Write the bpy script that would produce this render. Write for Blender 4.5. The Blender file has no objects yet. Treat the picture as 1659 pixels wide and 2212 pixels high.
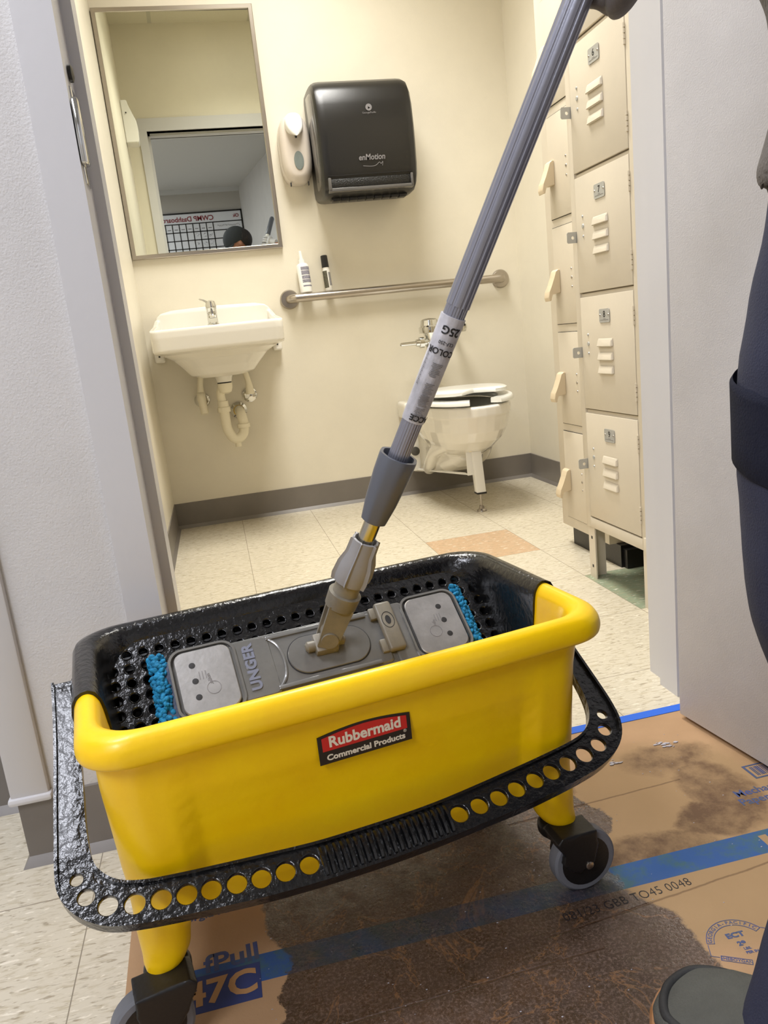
import bpy, bmesh, math, random
from mathutils import Vector, Matrix, noise as mnoise
random.seed(7)
PI = math.pi
S = bpy.context.scene
COL = S.collection

# ---------------------------------------------------------------- camera
F = 1675.81; YAW, PIT, ROL = .1937, .2231, .1097
CAM = Vector((-.9444, -2.5719, .7271))
fw = Vector((math.sin(YAW)*math.cos(PIT), math.cos(YAW)*math.cos(PIT), -math.sin(PIT)))
r0 = Vector((math.cos(YAW), -math.sin(YAW), 0)); d0 = fw.cross(r0)
rt = r0*math.cos(ROL) + d0*math.sin(ROL); dn = -r0*math.sin(ROL) + d0*math.cos(ROL)
cd = bpy.data.cameras.new('camera'); cam = bpy.data.objects.new('camera', cd); COL.objects.link(cam)
cd.sensor_fit = 'HORIZONTAL'; cd.sensor_width = 36; cd.lens = F/1659*36; cd.clip_start = .02
up = -dn; bk = -fw
cam.matrix_world = Matrix(((rt.x, up.x, bk.x, CAM.x), (rt.y, up.y, bk.y, CAM.y), (rt.z, up.z, bk.z, CAM.z), (0, 0, 0, 1)))
S.camera = cam
# ---------------------------------------------------------------- world, lights, exposure
W = bpy.data.worlds.new('world'); S.world = W; W.use_nodes = True
W.node_tree.nodes['Background'].inputs[0].default_value = (.8, .85, 1, 1)
W.node_tree.nodes['Background'].inputs[1].default_value = .05
S.view_settings.view_transform = 'Standard'; S.view_settings.look = 'None'
S.view_settings.gamma = 1; S.view_settings.exposure = 0; S.view_settings.use_curve_mapping = False
def area(name, loc, sx, sy, power, col, rot=(0, 0, 0)):
    l = bpy.data.lights.new(name, 'AREA'); l.shape = 'RECTANGLE'; l.size = sx; l.size_y = sy; l.energy = power; l.color = col
    o = bpy.data.objects.new(name, l); o.location = loc; o.rotation_euler = rot; COL.objects.link(o); return o
area('restroom_lamp', (-.45, -.15, 2.70), .55, 1.15, 32, (1, .975, .925)).data.spread = math.radians(118)
area('corridor_lamp', (-1.62, -1.80, 2.43), .56, .56, 25, (.86, .89, 1))
area('corridor_fill_lamp', (-2.1, -3.6, 2.43), .55, 1.15, 46, (.86, .89, 1))  # unseen lamp added as general fill for surfaces facing the camera

# ---------------------------------------------------------------- helpers
def lin(c):
    return tuple(((x/255)/12.92 if x/255 <= .04045 else ((x/255+.055)/1.055)**2.4) for x in c) + (1,)
def mat(name, c, rough=.5, metal=0, bump=0, bscale=200, var=0, vscale=8, coat=0, spec=None, dirt=None, trans=0):
    m = bpy.data.materials.new(name); m.use_nodes = True; nt = m.node_tree; N = nt.nodes; L = nt.links
    b = N['Principled BSDF']; b.inputs['Base Color'].default_value = lin(c); b.inputs['Roughness'].default_value = rough
    b.inputs['Metallic'].default_value = metal; b.inputs['Coat Weight'].default_value = coat
    if spec is not None: b.inputs['Specular IOR Level'].default_value = spec
    if trans: b.inputs['Transmission Weight'].default_value = trans
    tc = N.new('ShaderNodeTexCoord')
    if bump:
        n = N.new('ShaderNodeTexNoise'); n.inputs['Scale'].default_value = bscale; n.inputs['Detail'].default_value = 4
        bp = N.new('ShaderNodeBump'); bp.inputs['Strength'].default_value = bump; bp.inputs['Distance'].default_value = .002
        L.new(tc.outputs['Object'], n.inputs['Vector']); L.new(n.outputs['Fac'], bp.inputs['Height']); L.new(bp.outputs['Normal'], b.inputs['Normal'])
    if var:
        n2 = N.new('ShaderNodeTexNoise'); n2.inputs['Scale'].default_value = vscale; n2.inputs['Detail'].default_value = 6; n2.inputs['Roughness'].default_value = .65
        r = N.new('ShaderNodeValToRGB'); r.color_ramp.elements[0].position = .35; r.color_ramp.elements[1].position = .7
        d = dirt or tuple(x*(1-var) for x in c)
        r.color_ramp.elements[0].color = lin(d); r.color_ramp.elements[1].color = lin(c)
        L.new(tc.outputs['Object'], n2.inputs['Vector']); L.new(n2.outputs['Fac'], r.inputs['Fac']); L.new(r.outputs['Color'], b.inputs['Base Color'])
    return m
def link(name, me, m=None, parent=None, angle=35):
    o = bpy.data.objects.new(name, me); COL.objects.link(o)
    if m is not None: me.materials.clear(); me.materials.append(m)
    if parent: o.parent = parent
    if angle:
        me.shade_smooth(); me.set_sharp_from_angle(angle=math.radians(angle))
    return o
def obj(name, bm, m=None, parent=None, angle=35, xf=None):
    bmesh.ops.recalc_face_normals(bm, faces=bm.faces)
    if xf is not None: bm.transform(xf)
    me = bpy.data.meshes.new(name); bm.to_mesh(me); bm.free()
    return link(name, me, m, parent, angle)
def tag(o, label, cat, group=None, kind=None):
    o['label'] = label; o['category'] = cat
    if group: o['group'] = group
    if kind: o['kind'] = kind
    return o
def struct(name, bm, m, parent=None, angle=35):
    o = obj(name, bm, m, parent, angle)
    if not parent: o['kind'] = 'structure'
    return o
def thing(name, label, cat, loc=(0, 0, 0), rot=(0, 0, 0), group=None):
    o = bpy.data.objects.new(name, None); COL.objects.link(o); o.location = loc; o.rotation_euler = rot; o.empty_display_size = .05
    bpy.context.view_layer.update()
    return tag(o, label, cat, group)
def NB(): return bmesh.new()
def box(bm, x0, x1, y0, y1, z0, z1, bev=0, seg=2):
    g = bmesh.ops.create_cube(bm, size=1)
    vs = g['verts']
    for v in vs: v.co = Vector(((x0+x1)/2 + v.co.x*abs(x1-x0), (y0+y1)/2 + v.co.y*abs(y1-y0), (z0+z1)/2 + v.co.z*abs(z1-z0)))
    if bev:
        es = list({e for v in vs for e in v.link_edges})
        bmesh.ops.bevel(bm, geom=es, offset=bev, segments=seg, profile=.5, affect='EDGES')
    return bm
def loft(bm, loops, cap=True, close=True):
    R = [[bm.verts.new(p) for p in lp] for lp in loops]
    n = len(R[0])
    for a, b in zip(R, R[1:]):
        for i in range(n if close else n-1):
            j = (i+1) % n
            bm.faces.new((a[i], a[j], b[j], b[i]))
    if cap and close:
        bm.faces.new(R[0][::-1]); bm.faces.new(R[-1])
    return R
def frame(d):
    d = Vector(d).normalized(); a = Vector((0, 0, 1)) if abs(d.z) < .9 else Vector((1, 0, 0))
    x = d.cross(a).normalized(); y = d.cross(x).normalized(); return x, y, d
def ringpts(c, d, r, n=24, fn=None, ref=None):
    x, y, d = frame(d)
    if ref is not None:
        x = (Vector(ref) - d*Vector(ref).dot(d)).normalized(); y = d.cross(x)
    return [Vector(c) + (x*math.cos(2*PI*i/n) + y*math.sin(2*PI*i/n))*(r*(fn(2*PI*i/n) if fn else 1)) for i in range(n)]
def lathe(bm, p0, d, prof, n=24, cap=True, fn=None, ref=None):
    """prof = [(distance along d, radius)]"""
    d = Vector(d).normalized()
    return loft(bm, [ringpts(Vector(p0)+d*t, d, max(r, 1e-5), n, fn, ref) for t, r in prof], cap)
def cyl(bm, p0, p1, r, r1=None, n=20):
    d = Vector(p1)-Vector(p0); return lathe(bm, p0, d, [(0, r), (d.length, r if r1 is None else r1)], n)
def smooth_path(pts, k=6):
    P = [Vector(p) for p in pts]; out = []
    Q = [P[0]*2-P[1]] + P + [P[-1]*2-P[-2]]
    for i in range(1, len(Q)-2):
        a, b, c, d = Q[i-1:i+3]
        for j in range(k):
            t = j/k
            out.append(.5*((2*b)+(c-a)*t+(2*a-5*b+4*c-d)*t*t+(-a+3*b-3*c+d)*t**3))
    out.append(P[-1]); return out
def tube(bm, pts, r, n=16, k=6, cap=True):
    P = smooth_path(pts, k) if k > 1 else [Vector(p) for p in pts]
    m = len(P); x, y, d = frame(P[1]-P[0]); loops = []
    for i, p in enumerate(P):
        t = (P[min(i+1, m-1)]-P[max(i-1, 0)]).normalized()
        x = (x - t*x.dot(t)).normalized(); y = t.cross(x)
        rr = r(i/(m-1)) if callable(r) else r
        loops.append([p+(x*math.cos(2*PI*j/n)+y*math.sin(2*PI*j/n))*rr for j in range(n)])
    return loft(bm, loops, cap)
def rrect(hx, hy, r, k=6):
    """rounded rectangle loop, counter-clockwise from +x side"""
    r = min(r, hx*.999, hy*.999); out = []
    for cx, cy, a0 in ((hx-r, hy-r, 0), (-hx+r, hy-r, PI/2), (-hx+r, -hy+r, PI), (hx-r, -hy+r, 1.5*PI)):
        for i in range(k+1):
            a = a0+PI/2*i/k; out.append((cx+r*math.cos(a), cy+r*math.sin(a)))
    return out
def curve_mesh(name, loops, depth, bev=0, m=None, parent=None, mw=None, angle=35):
    """flat shape with holes (closed 2-D loops) given thickness; extrudes -depth/2..depth/2"""
    cu = bpy.data.curves.new(name, 'CURVE'); cu.dimensions = '2D'; cu.fill_mode = 'BOTH'; cu.extrude = depth/2; cu.bevel_depth = bev; cu.bevel_resolution = 1
    for lp in loops:
        s = cu.splines.new('POLY'); s.points.add(len(lp)-1); s.use_cyclic_u = True
        for p, q in zip(s.points, lp): p.co = (q[0], q[1], 0, 1)
    return conv(name, cu, m, parent, mw, angle)
def conv(name, cu, m, parent, mw, angle=35):
    t = bpy.data.objects.new('tmp', cu); COL.objects.link(t)
    dg = bpy.context.evaluated_depsgraph_get(); me = bpy.data.meshes.new_from_object(t.evaluated_get(dg))
    bpy.data.objects.remove(t); bpy.data.curves.remove(cu)
    me.name = name
    if mw is not None: me.transform(mw)
    return link(name, me, m, parent, angle)
def text(name, body, size, m, parent, mw, ext=.0003, off=0, align='CENTER', spacing=1, shear=0, width=1):
    cu = bpy.data.curves.new(name, 'FONT'); cu.body = body; cu.size = size; cu.extrude = ext; cu.offset = off; cu.space_character = spacing; cu.shear = shear
    cu.align_x = align; cu.align_y = 'CENTER'; cu.resolution_u = 3
    return conv(name, cu, m, parent, mw @ Matrix.Diagonal((width, 1, 1, 1)), 0)
def circ(cx, cy, r, n=20, ry=None): return [(cx+r*math.cos(2*PI*i/n), cy+(ry or r)*math.sin(2*PI*i/n)) for i in range(n)]
def join(bm, other): # copy of other's geometry into bm
    me = bpy.data.meshes.new('t'); other.to_mesh(me); other.free(); bm.from_mesh(me); bpy.data.meshes.remove(me)
def TR(x, y, z): return Matrix.Translation((x, y, z))
def RX(a): return Matrix.Rotation(a, 4, 'X')
def RY(a): return Matrix.Rotation(a, 4, 'Y')
def RZ(a): return Matrix.Rotation(a, 4, 'Z')
def basis(x, y, z, o):
    return Matrix(((x[0], y[0], z[0], o[0]), (x[1], y[1], z[1], o[1]), (x[2], y[2], z[2], o[2]), (0, 0, 0, 1)))
def ico(bm, c, r, sub=1, sc=(1, 1, 1)):
    g = bmesh.ops.create_icosphere(bm, subdivisions=sub, radius=r)
    for v in g['verts']: v.co = Vector((v.co.x*sc[0], v.co.y*sc[1], v.co.z*sc[2]))+Vector(c)
    return g['verts']
def sph(bm, c, r, sc=(1, 1, 1), n=20, m=12):
    g = bmesh.ops.create_uvsphere(bm, u_segments=n, v_segments=m, radius=r)
    for v in g['verts']: v.co = Vector((v.co.x*sc[0], v.co.y*sc[1], v.co.z*sc[2]))+Vector(c)
    return g['verts']

T = .3048
# ---------------------------------------------------------------- materials
M_wall = mat('cream_wall_paint', (229, 222, 204), .42, bump=.12, bscale=350, var=.03, vscale=3)
M_cwall = mat('corridor_wall_paint', (212, 210, 209), .55, bump=.35, bscale=330, var=.04, vscale=4)
M_frame = mat('door_frame_paint', (206, 205, 207), .35, bump=.08, bscale=60)
M_door = mat('door_paint', (208, 206, 208), .5, bump=.35, bscale=420, var=.05, vscale=5)
M_base = mat('grey_vinyl_base', (122, 116, 110), .35, bump=.05, bscale=90, var=.06, vscale=6)
M_ceil = mat('ceiling_paint', (196, 196, 196), .8, bump=.3, bscale=300)
M_ceram = mat('white_ceramic', (232, 228, 218), .08, coat=.5)
M_chrome = mat('chrome', (215, 215, 212), .08, 1)
M_steel = mat('brushed_steel', (178, 170, 160), .28, 1, bump=.05, bscale=500)
M_steelp = mat('steel_plate', (196, 194, 192), .3, .75, bump=.1, bscale=120, var=.12, vscale=30)
M_yellow = mat('yellow_plastic', (255, 212, 0), .36, coat=.1, bump=.12, bscale=120, var=.10, vscale=9, dirt=(248, 198, 0))
M_black = mat('wet_black_plastic', (17, 17, 18), .19, bump=.8, bscale=120, coat=.15)
M_blackd = mat('black_plastic', (22, 21, 21), .38, bump=.15, bscale=200)
M_rub = mat('grey_rubber_tread', (112, 114, 120), .55, bump=.1, bscale=150)
M_grey = mat('wet_grey_plastic', (116, 115, 112), .2, bump=.35, bscale=45, coat=.5, var=.12, vscale=12)
M_tan = mat('dirty_grey_plastic', (138, 131, 116), .42, bump=.1, bscale=90, var=.18, vscale=18)
M_collar = mat('light_grey_plastic', (150, 148, 148), .42, var=.06, vscale=12)
M_alu = mat('grey_aluminium', (150, 151, 162), .3, .65, bump=.05, bscale=300)
M_alub = mat('bare_aluminium', (188, 184, 172), .22, .95)
M_grip = mat('slate_grey_plastic', (92, 95, 103), .35)
M_label = mat('worn_paper_label', (205, 203, 208), .45, bump=.3, bscale=60, var=.2, vscale=30)
M_ink = mat('black_ink', (28, 26, 26), .6)
M_gink = mat('faded_grey_ink', (120, 117, 118), .6)
M_white = mat('white_plastic', (236, 234, 228), .3)
M_seat = mat('toilet_seat_plastic', (238, 238, 232), .15)
M_pvc = mat('pipe_wrap_plastic', (232, 224, 200), .45)
M_lock = mat('beige_locker_paint', (213, 203, 184), .36, bump=.06, bscale=300, var=.02)
M_lockd = mat('locker_gap', (40, 36, 32), .8)
M_lockp = mat('beige_plastic', (215, 198, 168), .38)
M_zinc = mat('zinc_plate', (182, 182, 178), .35, .25)
M_tape = mat('blue_painter_tape', (30, 98, 210), .6, bump=.2, bscale=150)
M_pad = mat('blue_microfibre', (22, 140, 190), .85, bump=1, bscale=260, var=.25, vscale=60)
M_navy = mat('navy_trouser_cloth', (38, 42, 66), .85, bump=.5, bscale=500, var=.15, vscale=6)
M_hood = mat('grey_sweater_cloth', (112, 106, 100), .95, bump=1, bscale=260, var=.12, vscale=10)
M_shoe = mat('grey_green_suede', (86, 86, 80), .9, bump=.6, bscale=350, var=.15, vscale=12)
M_shoed = mat('dark_shoe_edge', (44, 44, 44), .7, bump=.4, bscale=200)
M_sole = mat('worn_shoe_sole', (120, 112, 102), .7, var=.3, vscale=12, dirt=(180, 120, 60))
M_glove = mat('grey_work_glove', (92, 86, 84), .6, bump=.4, bscale=250)
M_wglove = mat('white_work_glove', (205, 203, 202), .6, bump=.4, bscale=250)
M_skin = mat('skin', (164, 116, 94), .5)
M_hair = mat('dark_hair', (26, 20, 18), .7, bump=1, bscale=300)
M_cap = mat('black_cap_cloth', (32, 36, 38), .85, bump=.4, bscale=400)
M_mirror = mat('mirror_glass', (228, 231, 220), .0, 1)
M_red = mat('red_print', (196, 30, 26), .3)
M_wht = mat('white_print', (226, 214, 190), .4)
M_blk = mat('black_print', (22, 18, 16), .3)
M_blue = mat('blue_box_ink', (58, 72, 134), .7, var=.25, vscale=40, dirt=(70, 82, 100))
M_dot = mat('dark_box_ink', (24, 22, 28), .7)
M_maroon = mat('maroon_print', (130, 32, 40), .5)
M_board = mat('whiteboard', (214, 216, 222), .3)
M_soap = mat('grey_soap_window', (120, 128, 124), .1)
M_disp = mat('ivory_dispenser_plastic', (206, 196, 184), .22)
M_towel = mat('dark_smoked_plastic', (27, 26, 25), .28, bump=.08, bscale=300)
M_towels = mat('clear_smoked_side', (92, 90, 88), .12)
M_light = bpy.data.materials.new('light_diffuser'); M_light.use_nodes = True
_b = M_light.node_tree.nodes['Principled BSDF']; _b.inputs['Emission Color'].default_value = (1, .96, .88, 1); _b.inputs['Emission Strength'].default_value = 3

def grid_mat(name, base, line, pitch, wdt, ox=0, oy=0, rough=.6, bump=.3):
    m = mat(name, base, rough, bump=bump, bscale=220); nt = m.node_tree; N = nt.nodes; L = nt.links
    tc = N.new('ShaderNodeTexCoord'); sx = N.new('ShaderNodeSeparateXYZ'); L.new(tc.outputs['Object'], sx.inputs[0])
    def ln(o, off, p):
        a = N.new('ShaderNodeMath'); a.operation = 'ADD'; a.inputs[1].default_value = 100*p-off; L.new(o, a.inputs[0])
        b = N.new('ShaderNodeMath'); b.operation = 'PINGPONG'; b.inputs[1].default_value = p/2; L.new(a.outputs[0], b.inputs[0])
        c = N.new('ShaderNodeMath'); c.operation = 'LESS_THAN'; c.inputs[1].default_value = wdt/2; L.new(b.outputs[0], c.inputs[0]); return c.outputs[0]
    mx = N.new('ShaderNodeMath'); mx.operation = 'MAXIMUM'; L.new(ln(sx.outputs[0], ox, pitch[0]), mx.inputs[0]); L.new(ln(sx.outputs[1], oy, pitch[1]), mx.inputs[1])
    mc = N.new('ShaderNodeMix'); mc.data_type = 'RGBA'; mc.inputs[6].default_value = lin(base); mc.inputs[7].default_value = lin(line)
    L.new(mx.outputs[0], mc.inputs[0]); L.new(mc.outputs[2], N['Principled BSDF'].inputs['Base Color'])
    return m, mc, mx
def floor_mat():
    m, mc, mx = grid_mat('vinyl_tile', (214, 205, 184), (146, 136, 118), (T, T), .0016, rough=.25, bump=.04)
    nt = m.node_tree; N = nt.nodes; L = nt.links
    tc = N.new('ShaderNodeTexCoord')
    def streak(sc, lo, hi, seed):
        mp = N.new('ShaderNodeMapping'); mp.inputs['Scale'].default_value = sc; mp.inputs['Location'].default_value = (seed, seed, 0); L.new(tc.outputs['Object'], mp.inputs['Vector'])
        n = N.new('ShaderNodeTexNoise'); n.inputs['Scale'].default_value = 1; n.inputs['Detail'].default_value = 3; n.inputs['Roughness'].default_value = .6; n.inputs['Distortion'].default_value = .4
        L.new(mp.outputs[0], n.inputs['Vector'])
        r = N.new('ShaderNodeMapRange'); r.inputs[1].default_value = lo; r.inputs[2].default_value = hi; L.new(n.outputs['Fac'], r.inputs[0]); return r.outputs[0]
    # tile index mask for coloured tiles
    sx = N.new('ShaderNodeSeparateXYZ'); L.new(tc.outputs['Object'], sx.inputs[0])
    def inr(o, a, b):
        g = N.new('ShaderNodeMath'); g.operation = 'GREATER_THAN'; g.inputs[1].default_value = a; L.new(o, g.inputs[0])
        l = N.new('ShaderNodeMath'); l.operation = 'LESS_THAN'; l.inputs[1].default_value = b; L.new(o, l.inputs[0])
        q = N.new('ShaderNodeMath'); q.operation = 'MULTIPLY'; L.new(g.outputs[0], q.inputs[0]); L.new(l.outputs[0], q.inputs[1]); return q.outputs[0]
    def tile(i, j):
        q = N.new('ShaderNodeMath'); q.operation = 'MULTIPLY'; L.new(inr(sx.outputs[0], i*T, (i+1)*T), q.inputs[0]); L.new(inr(sx.outputs[1], j*T, (j+1)*T), q.inputs[1]); return q.outputs[0]
    def mix(fac, a, b):
        x = N.new('ShaderNodeMix'); x.data_type = 'RGBA'
        if isinstance(fac, float): x.inputs[0].default_value = fac
        else: L.new(fac, x.inputs[0])
        for k, v in ((6, a), (7, b)):
            if isinstance(v, tuple): x.inputs[k].default_value = v
            else: L.new(v, x.inputs[k])
        return x.outputs[2]
    c = mix(tile(-1, -1), lin((211, 202, 181)), lin((200, 168, 134)))
    c = mix(tile(0, -3), c, lin((146, 158, 132)))
    c = mix(streak((38, 150, 1), .5, .66, 3), c, mix(.5, c, lin((176, 162, 132))))
    c = mix(streak((45, 170, 1), .57, .66, 9), c, mix(.6, c, lin((140, 126, 100))))
    c = mix(streak((40, 140, 1), .60, .68, 21), c, mix(.6, c, lin((246, 238, 220))))
    L.new(c, mc.inputs[6])
    return m
M_floor = floor_mat()
M_grid, _, _ = grid_mat('ceiling_tile', (222, 216, 196), (200, 196, 180), (.61, .61), .024, ox=-.95, oy=-.9, rough=.9, bump=1)

# ---------------------------------------------------------------- room shell
XL, XR, YB, YF, YO = -1.192, .463, .8502, -1.24, -1.423     # restroom walls, inner and outer face of the front wall
JL, JR = -1.070, -.163                                      # door opening
CZ = 2.745; CC = 2.472; CY = -4.9
b = NB(); box(b, -3.6, 2.2, -5.2, 1.1, -.1, 0); struct('floor', b, M_floor)
b = NB(); box(b, XL-.1, XR+.1, YB, YB+.12, 0, CZ+.1); struct('wall_back', b, M_wall)
b = NB(); box(b, XL-.1, XL, YF, YB, 0, CZ+.1); struct('wall_left', b, M_wall)
b = NB(); box(b, XR, XR+.1, YF, YB, 0, CZ+.1); struct('wall_right', b, M_wall)
b = NB(); box(b, XL-.1, XR+.1, YF, YB+.1, CZ, CZ+.1); struct('ceiling', b, M_grid)
# front wall: inner skin (cream) and corridor skin
def frontwall(y0, y1, xa, xb, top):
    b = NB(); box(b, xa, JL-.0005, y0, y1, 0, top); box(b, JR+.0005, xb, y0, y1, 0, top); box(b, JL-.0005, JR+.0005, y0, y1, 2.13, top); return b
struct('wall_front', frontwall(YF-.02, YF, XL-.1, XR+.1, CZ+.1), M_wall)
struct('wall_corridor_near', frontwall(YO, YF-.02, -1.321, 2.2, CC+.35), M_cwall)
b = NB(); box(b, -3.6, -1.321, -1.2514, -1.15, 0, CC+.35); struct('wall_corridor_recess', b, M_cwall)
b = NB(); box(b, -3.6, 2.2, CY-.1, CY, 0, CC+.1); struct('wall_corridor_far', b, mat('far_wall_paint', (176, 172, 166), .7, bump=.3, bscale=200))
b = NB(); box(b, -3.7, -3.6, CY, -1.15, 0, CC+.1); struct('wall_corridor_left', b, M_cwall)
b = NB(); ang = [(-.229, CY), (.06, -2.5), (2.2, -2.5), (2.2, CY)]
loft(b, [[(x, y, 0) for x, y in ang], [(x, y, CC+.05) for x, y in ang]]); struct('wall_corridor_right', b, M_cwall)
b = NB(); box(b, 2.2, 2.3, -2.5, YO, 0, CC+.1); struct('wall_corridor_end', b, M_cwall)
b = NB(); box(b, -3.6, 2.2, CY, YO, CC, CC+.1); box(b, -3.6, -1.321, YO-.01, -1.1, CC, CC+.1); struct('ceiling_corridor', b, M_ceil)
b = NB(); box(b, -3.6, -.22, CY, CY+.03, CC-.045, CC); struct('trim_1', b, M_ceil)
# cove bases
def cove(path, h=.111, th=.004, toe=.012):
    """path: list of (x, y) walked with the room on the left-hand side"""
    b = NB(); prof = [(0, h), (th, h-.001), (th, .014), (toe, .003), (toe+.002, .0), (0, 0)]
    P = [Vector((x, y, 0)) for x, y in path]; rings = []
    for i, p in enumerate(P):
        d1 = (P[i]-P[i-1]).normalized() if i else (P[1]-P[0]).normalized()
        d2 = (P[i+1]-P[i]).normalized() if i < len(P)-1 else d1
        n1 = Vector((-d1.y, d1.x, 0)); n2 = Vector((-d2.y, d2.x, 0)); n = (n1+n2); n = n/(n.length_squared)*2
        rings.append([p+n*a+Vector((0, 0, z)) for a, z in prof])
    loft(b, rings); return b
struct('baseboard_back', cove([(XR, YB), (XL, YB)]), M_base, angle=25)
struct('baseboard_left', cove([(XL, YB), (XL, YF), (JL-.055, YF)]), M_base, angle=25)
struct('baseboard_right', cove([(XR, YF), (XR, YB)]), M_base, angle=25)
struct('baseboard_corridor', cove([(-3.6, -1.2514), (-1.321, -1.2514), (-1.321, YO), (JL-.053, YO)][::-1]), M_base, angle=25)

# metal door frame: jambs with stops and 50 mm faces both sides
def jamb(side):
    s = 1 if side > 0 else -1; x = JR if s > 0 else JL
    # profile in (x outward from opening, y)
    pr = [(.050, YO), (.050, YO-.012), (0, YO-.012), (0, -1.348), (-.015, -1.348), (-.015, -1.289), (0, -1.289), (0, YF+.012), (.050, YF+.012), (.050, YF)]
    b = NB(); loft(b, [[(x+s*a, y, 0) for a, y in pr], [(x+s*a, y, 2.13) for a, y in pr]]); return b
struct('trim_2', jamb(-1), M_frame, angle=20); struct('trim_3', jamb(1), M_frame, angle=20)
b = NB()
pr = [(.075, YO), (.075, YO-.012), (0, YO-.012), (0, -1.348), (-.015, -1.348), (-.015, -1.289), (0, -1.289), (0, YF+.012), (.075, YF+.012), (.075, YF)]
loft(b, [[(JL-.05, y, 2.13+a) for a, y in pr], [(JR+.05, y, 2.13+a) for a, y in pr]]); struct('trim_4', b, M_frame, angle=20)
# corner guard at the wall's end in the corridor
b = NB(); box(b, -1.331, -1.276, YO-.012, YO+.004, .112, CC, .004); box(b, -1.331, -1.317, YO, -1.26, .112, CC, .003)
box(b, -1.335, -1.272, YO-.017, YO+.004, .106, .118, .005); struct('trim_5', b, M_frame)
# latch strike on the left jamb
b = NB(); box(b, JL-.001, JL+.002, -1.412, -1.375, .965, 1.085, .001); box(b, JL+.001, JL+.010, -1.436, -1.408, .985, 1.065, .003)
st = tag(obj('strike_plate', b, M_chrome), 'small steel latch strike plate on the left door jamb', 'strike plate')
b = NB(); lathe(b, (JL+.001, -1.392, 1.105), (1, 0, 0), [(0, .011), (.004, .011), (.006, .006), (.006, .001)], 12); obj('screw', b, M_blackd, st)

# door leaf, opened out into the corridor
hx, hy = -.222, -1.424; dd = Vector((.122, -.9925, 0)).normalized(); nn = Vector((-dd.y, dd.x, 0))
mw = basis(dd, nn, (0, 0, 1), (hx, hy, 0))
b = NB(); box(b, 0, .905, 0, .044, .012, 2.11, .0015); dr = obj('door_1', b, M_door, xf=mw); dr['kind'] = 'structure'
b = NB(); lathe(b, (.84, -.004, 1.0), (0, -1, 0), [(0, .03), (.006, .03), (.01, .012), (.05, .011)], 20); tube(b, [(.84, -.052, 1.0), (.80, -.056, 1.0), (.73, -.052, 1.0)], .009, 12)
obj('door_handle', b, M_chrome, dr, xf=mw)
for z in (.28, 1.06, 1.86):
    b = NB(); cyl(b, (hx+.050, hy+.016, z-.05), (hx+.050, hy+.016, z+.05), .006, n=12); obj('hinge', b, M_steel, dr)

# ---------------------------------------------------------------- ceiling lights
def troffer(x, y, z, hx, hy, label, m=M_light):
    t = thing('ceiling_light', label, 'ceiling light', (x, y, z))
    b = NB()
    for (a, c, d, e) in ((-hx, -hx+.02, -hy, hy), (hx-.02, hx, -hy, hy), (-hx, hx, -hy, -hy+.02), (-hx, hx, hy-.02, hy)): box(b, a, c, d, e, -.012, -.001)
    obj('frame', b, M_white, t)
    b = NB(); box(b, -hx+.02, hx-.02, -hy+.02, hy-.02, -.008, -.001); obj('diffuser', b, m, t)
troffer(-.45, -.15, CZ, .305, .61, 'white framed ceiling light panel over the restroom floor')
troffer(-1.62, -1.80, CC, .305, .305, 'square white framed ceiling light panel over the corridor left of the door')
troffer(-2.1, -3.6, CC, .305, .61, 'white framed ceiling light panel added as unseen fill near the far corridor wall')  # added panel that goes with the fill lamp, out of view

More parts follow.
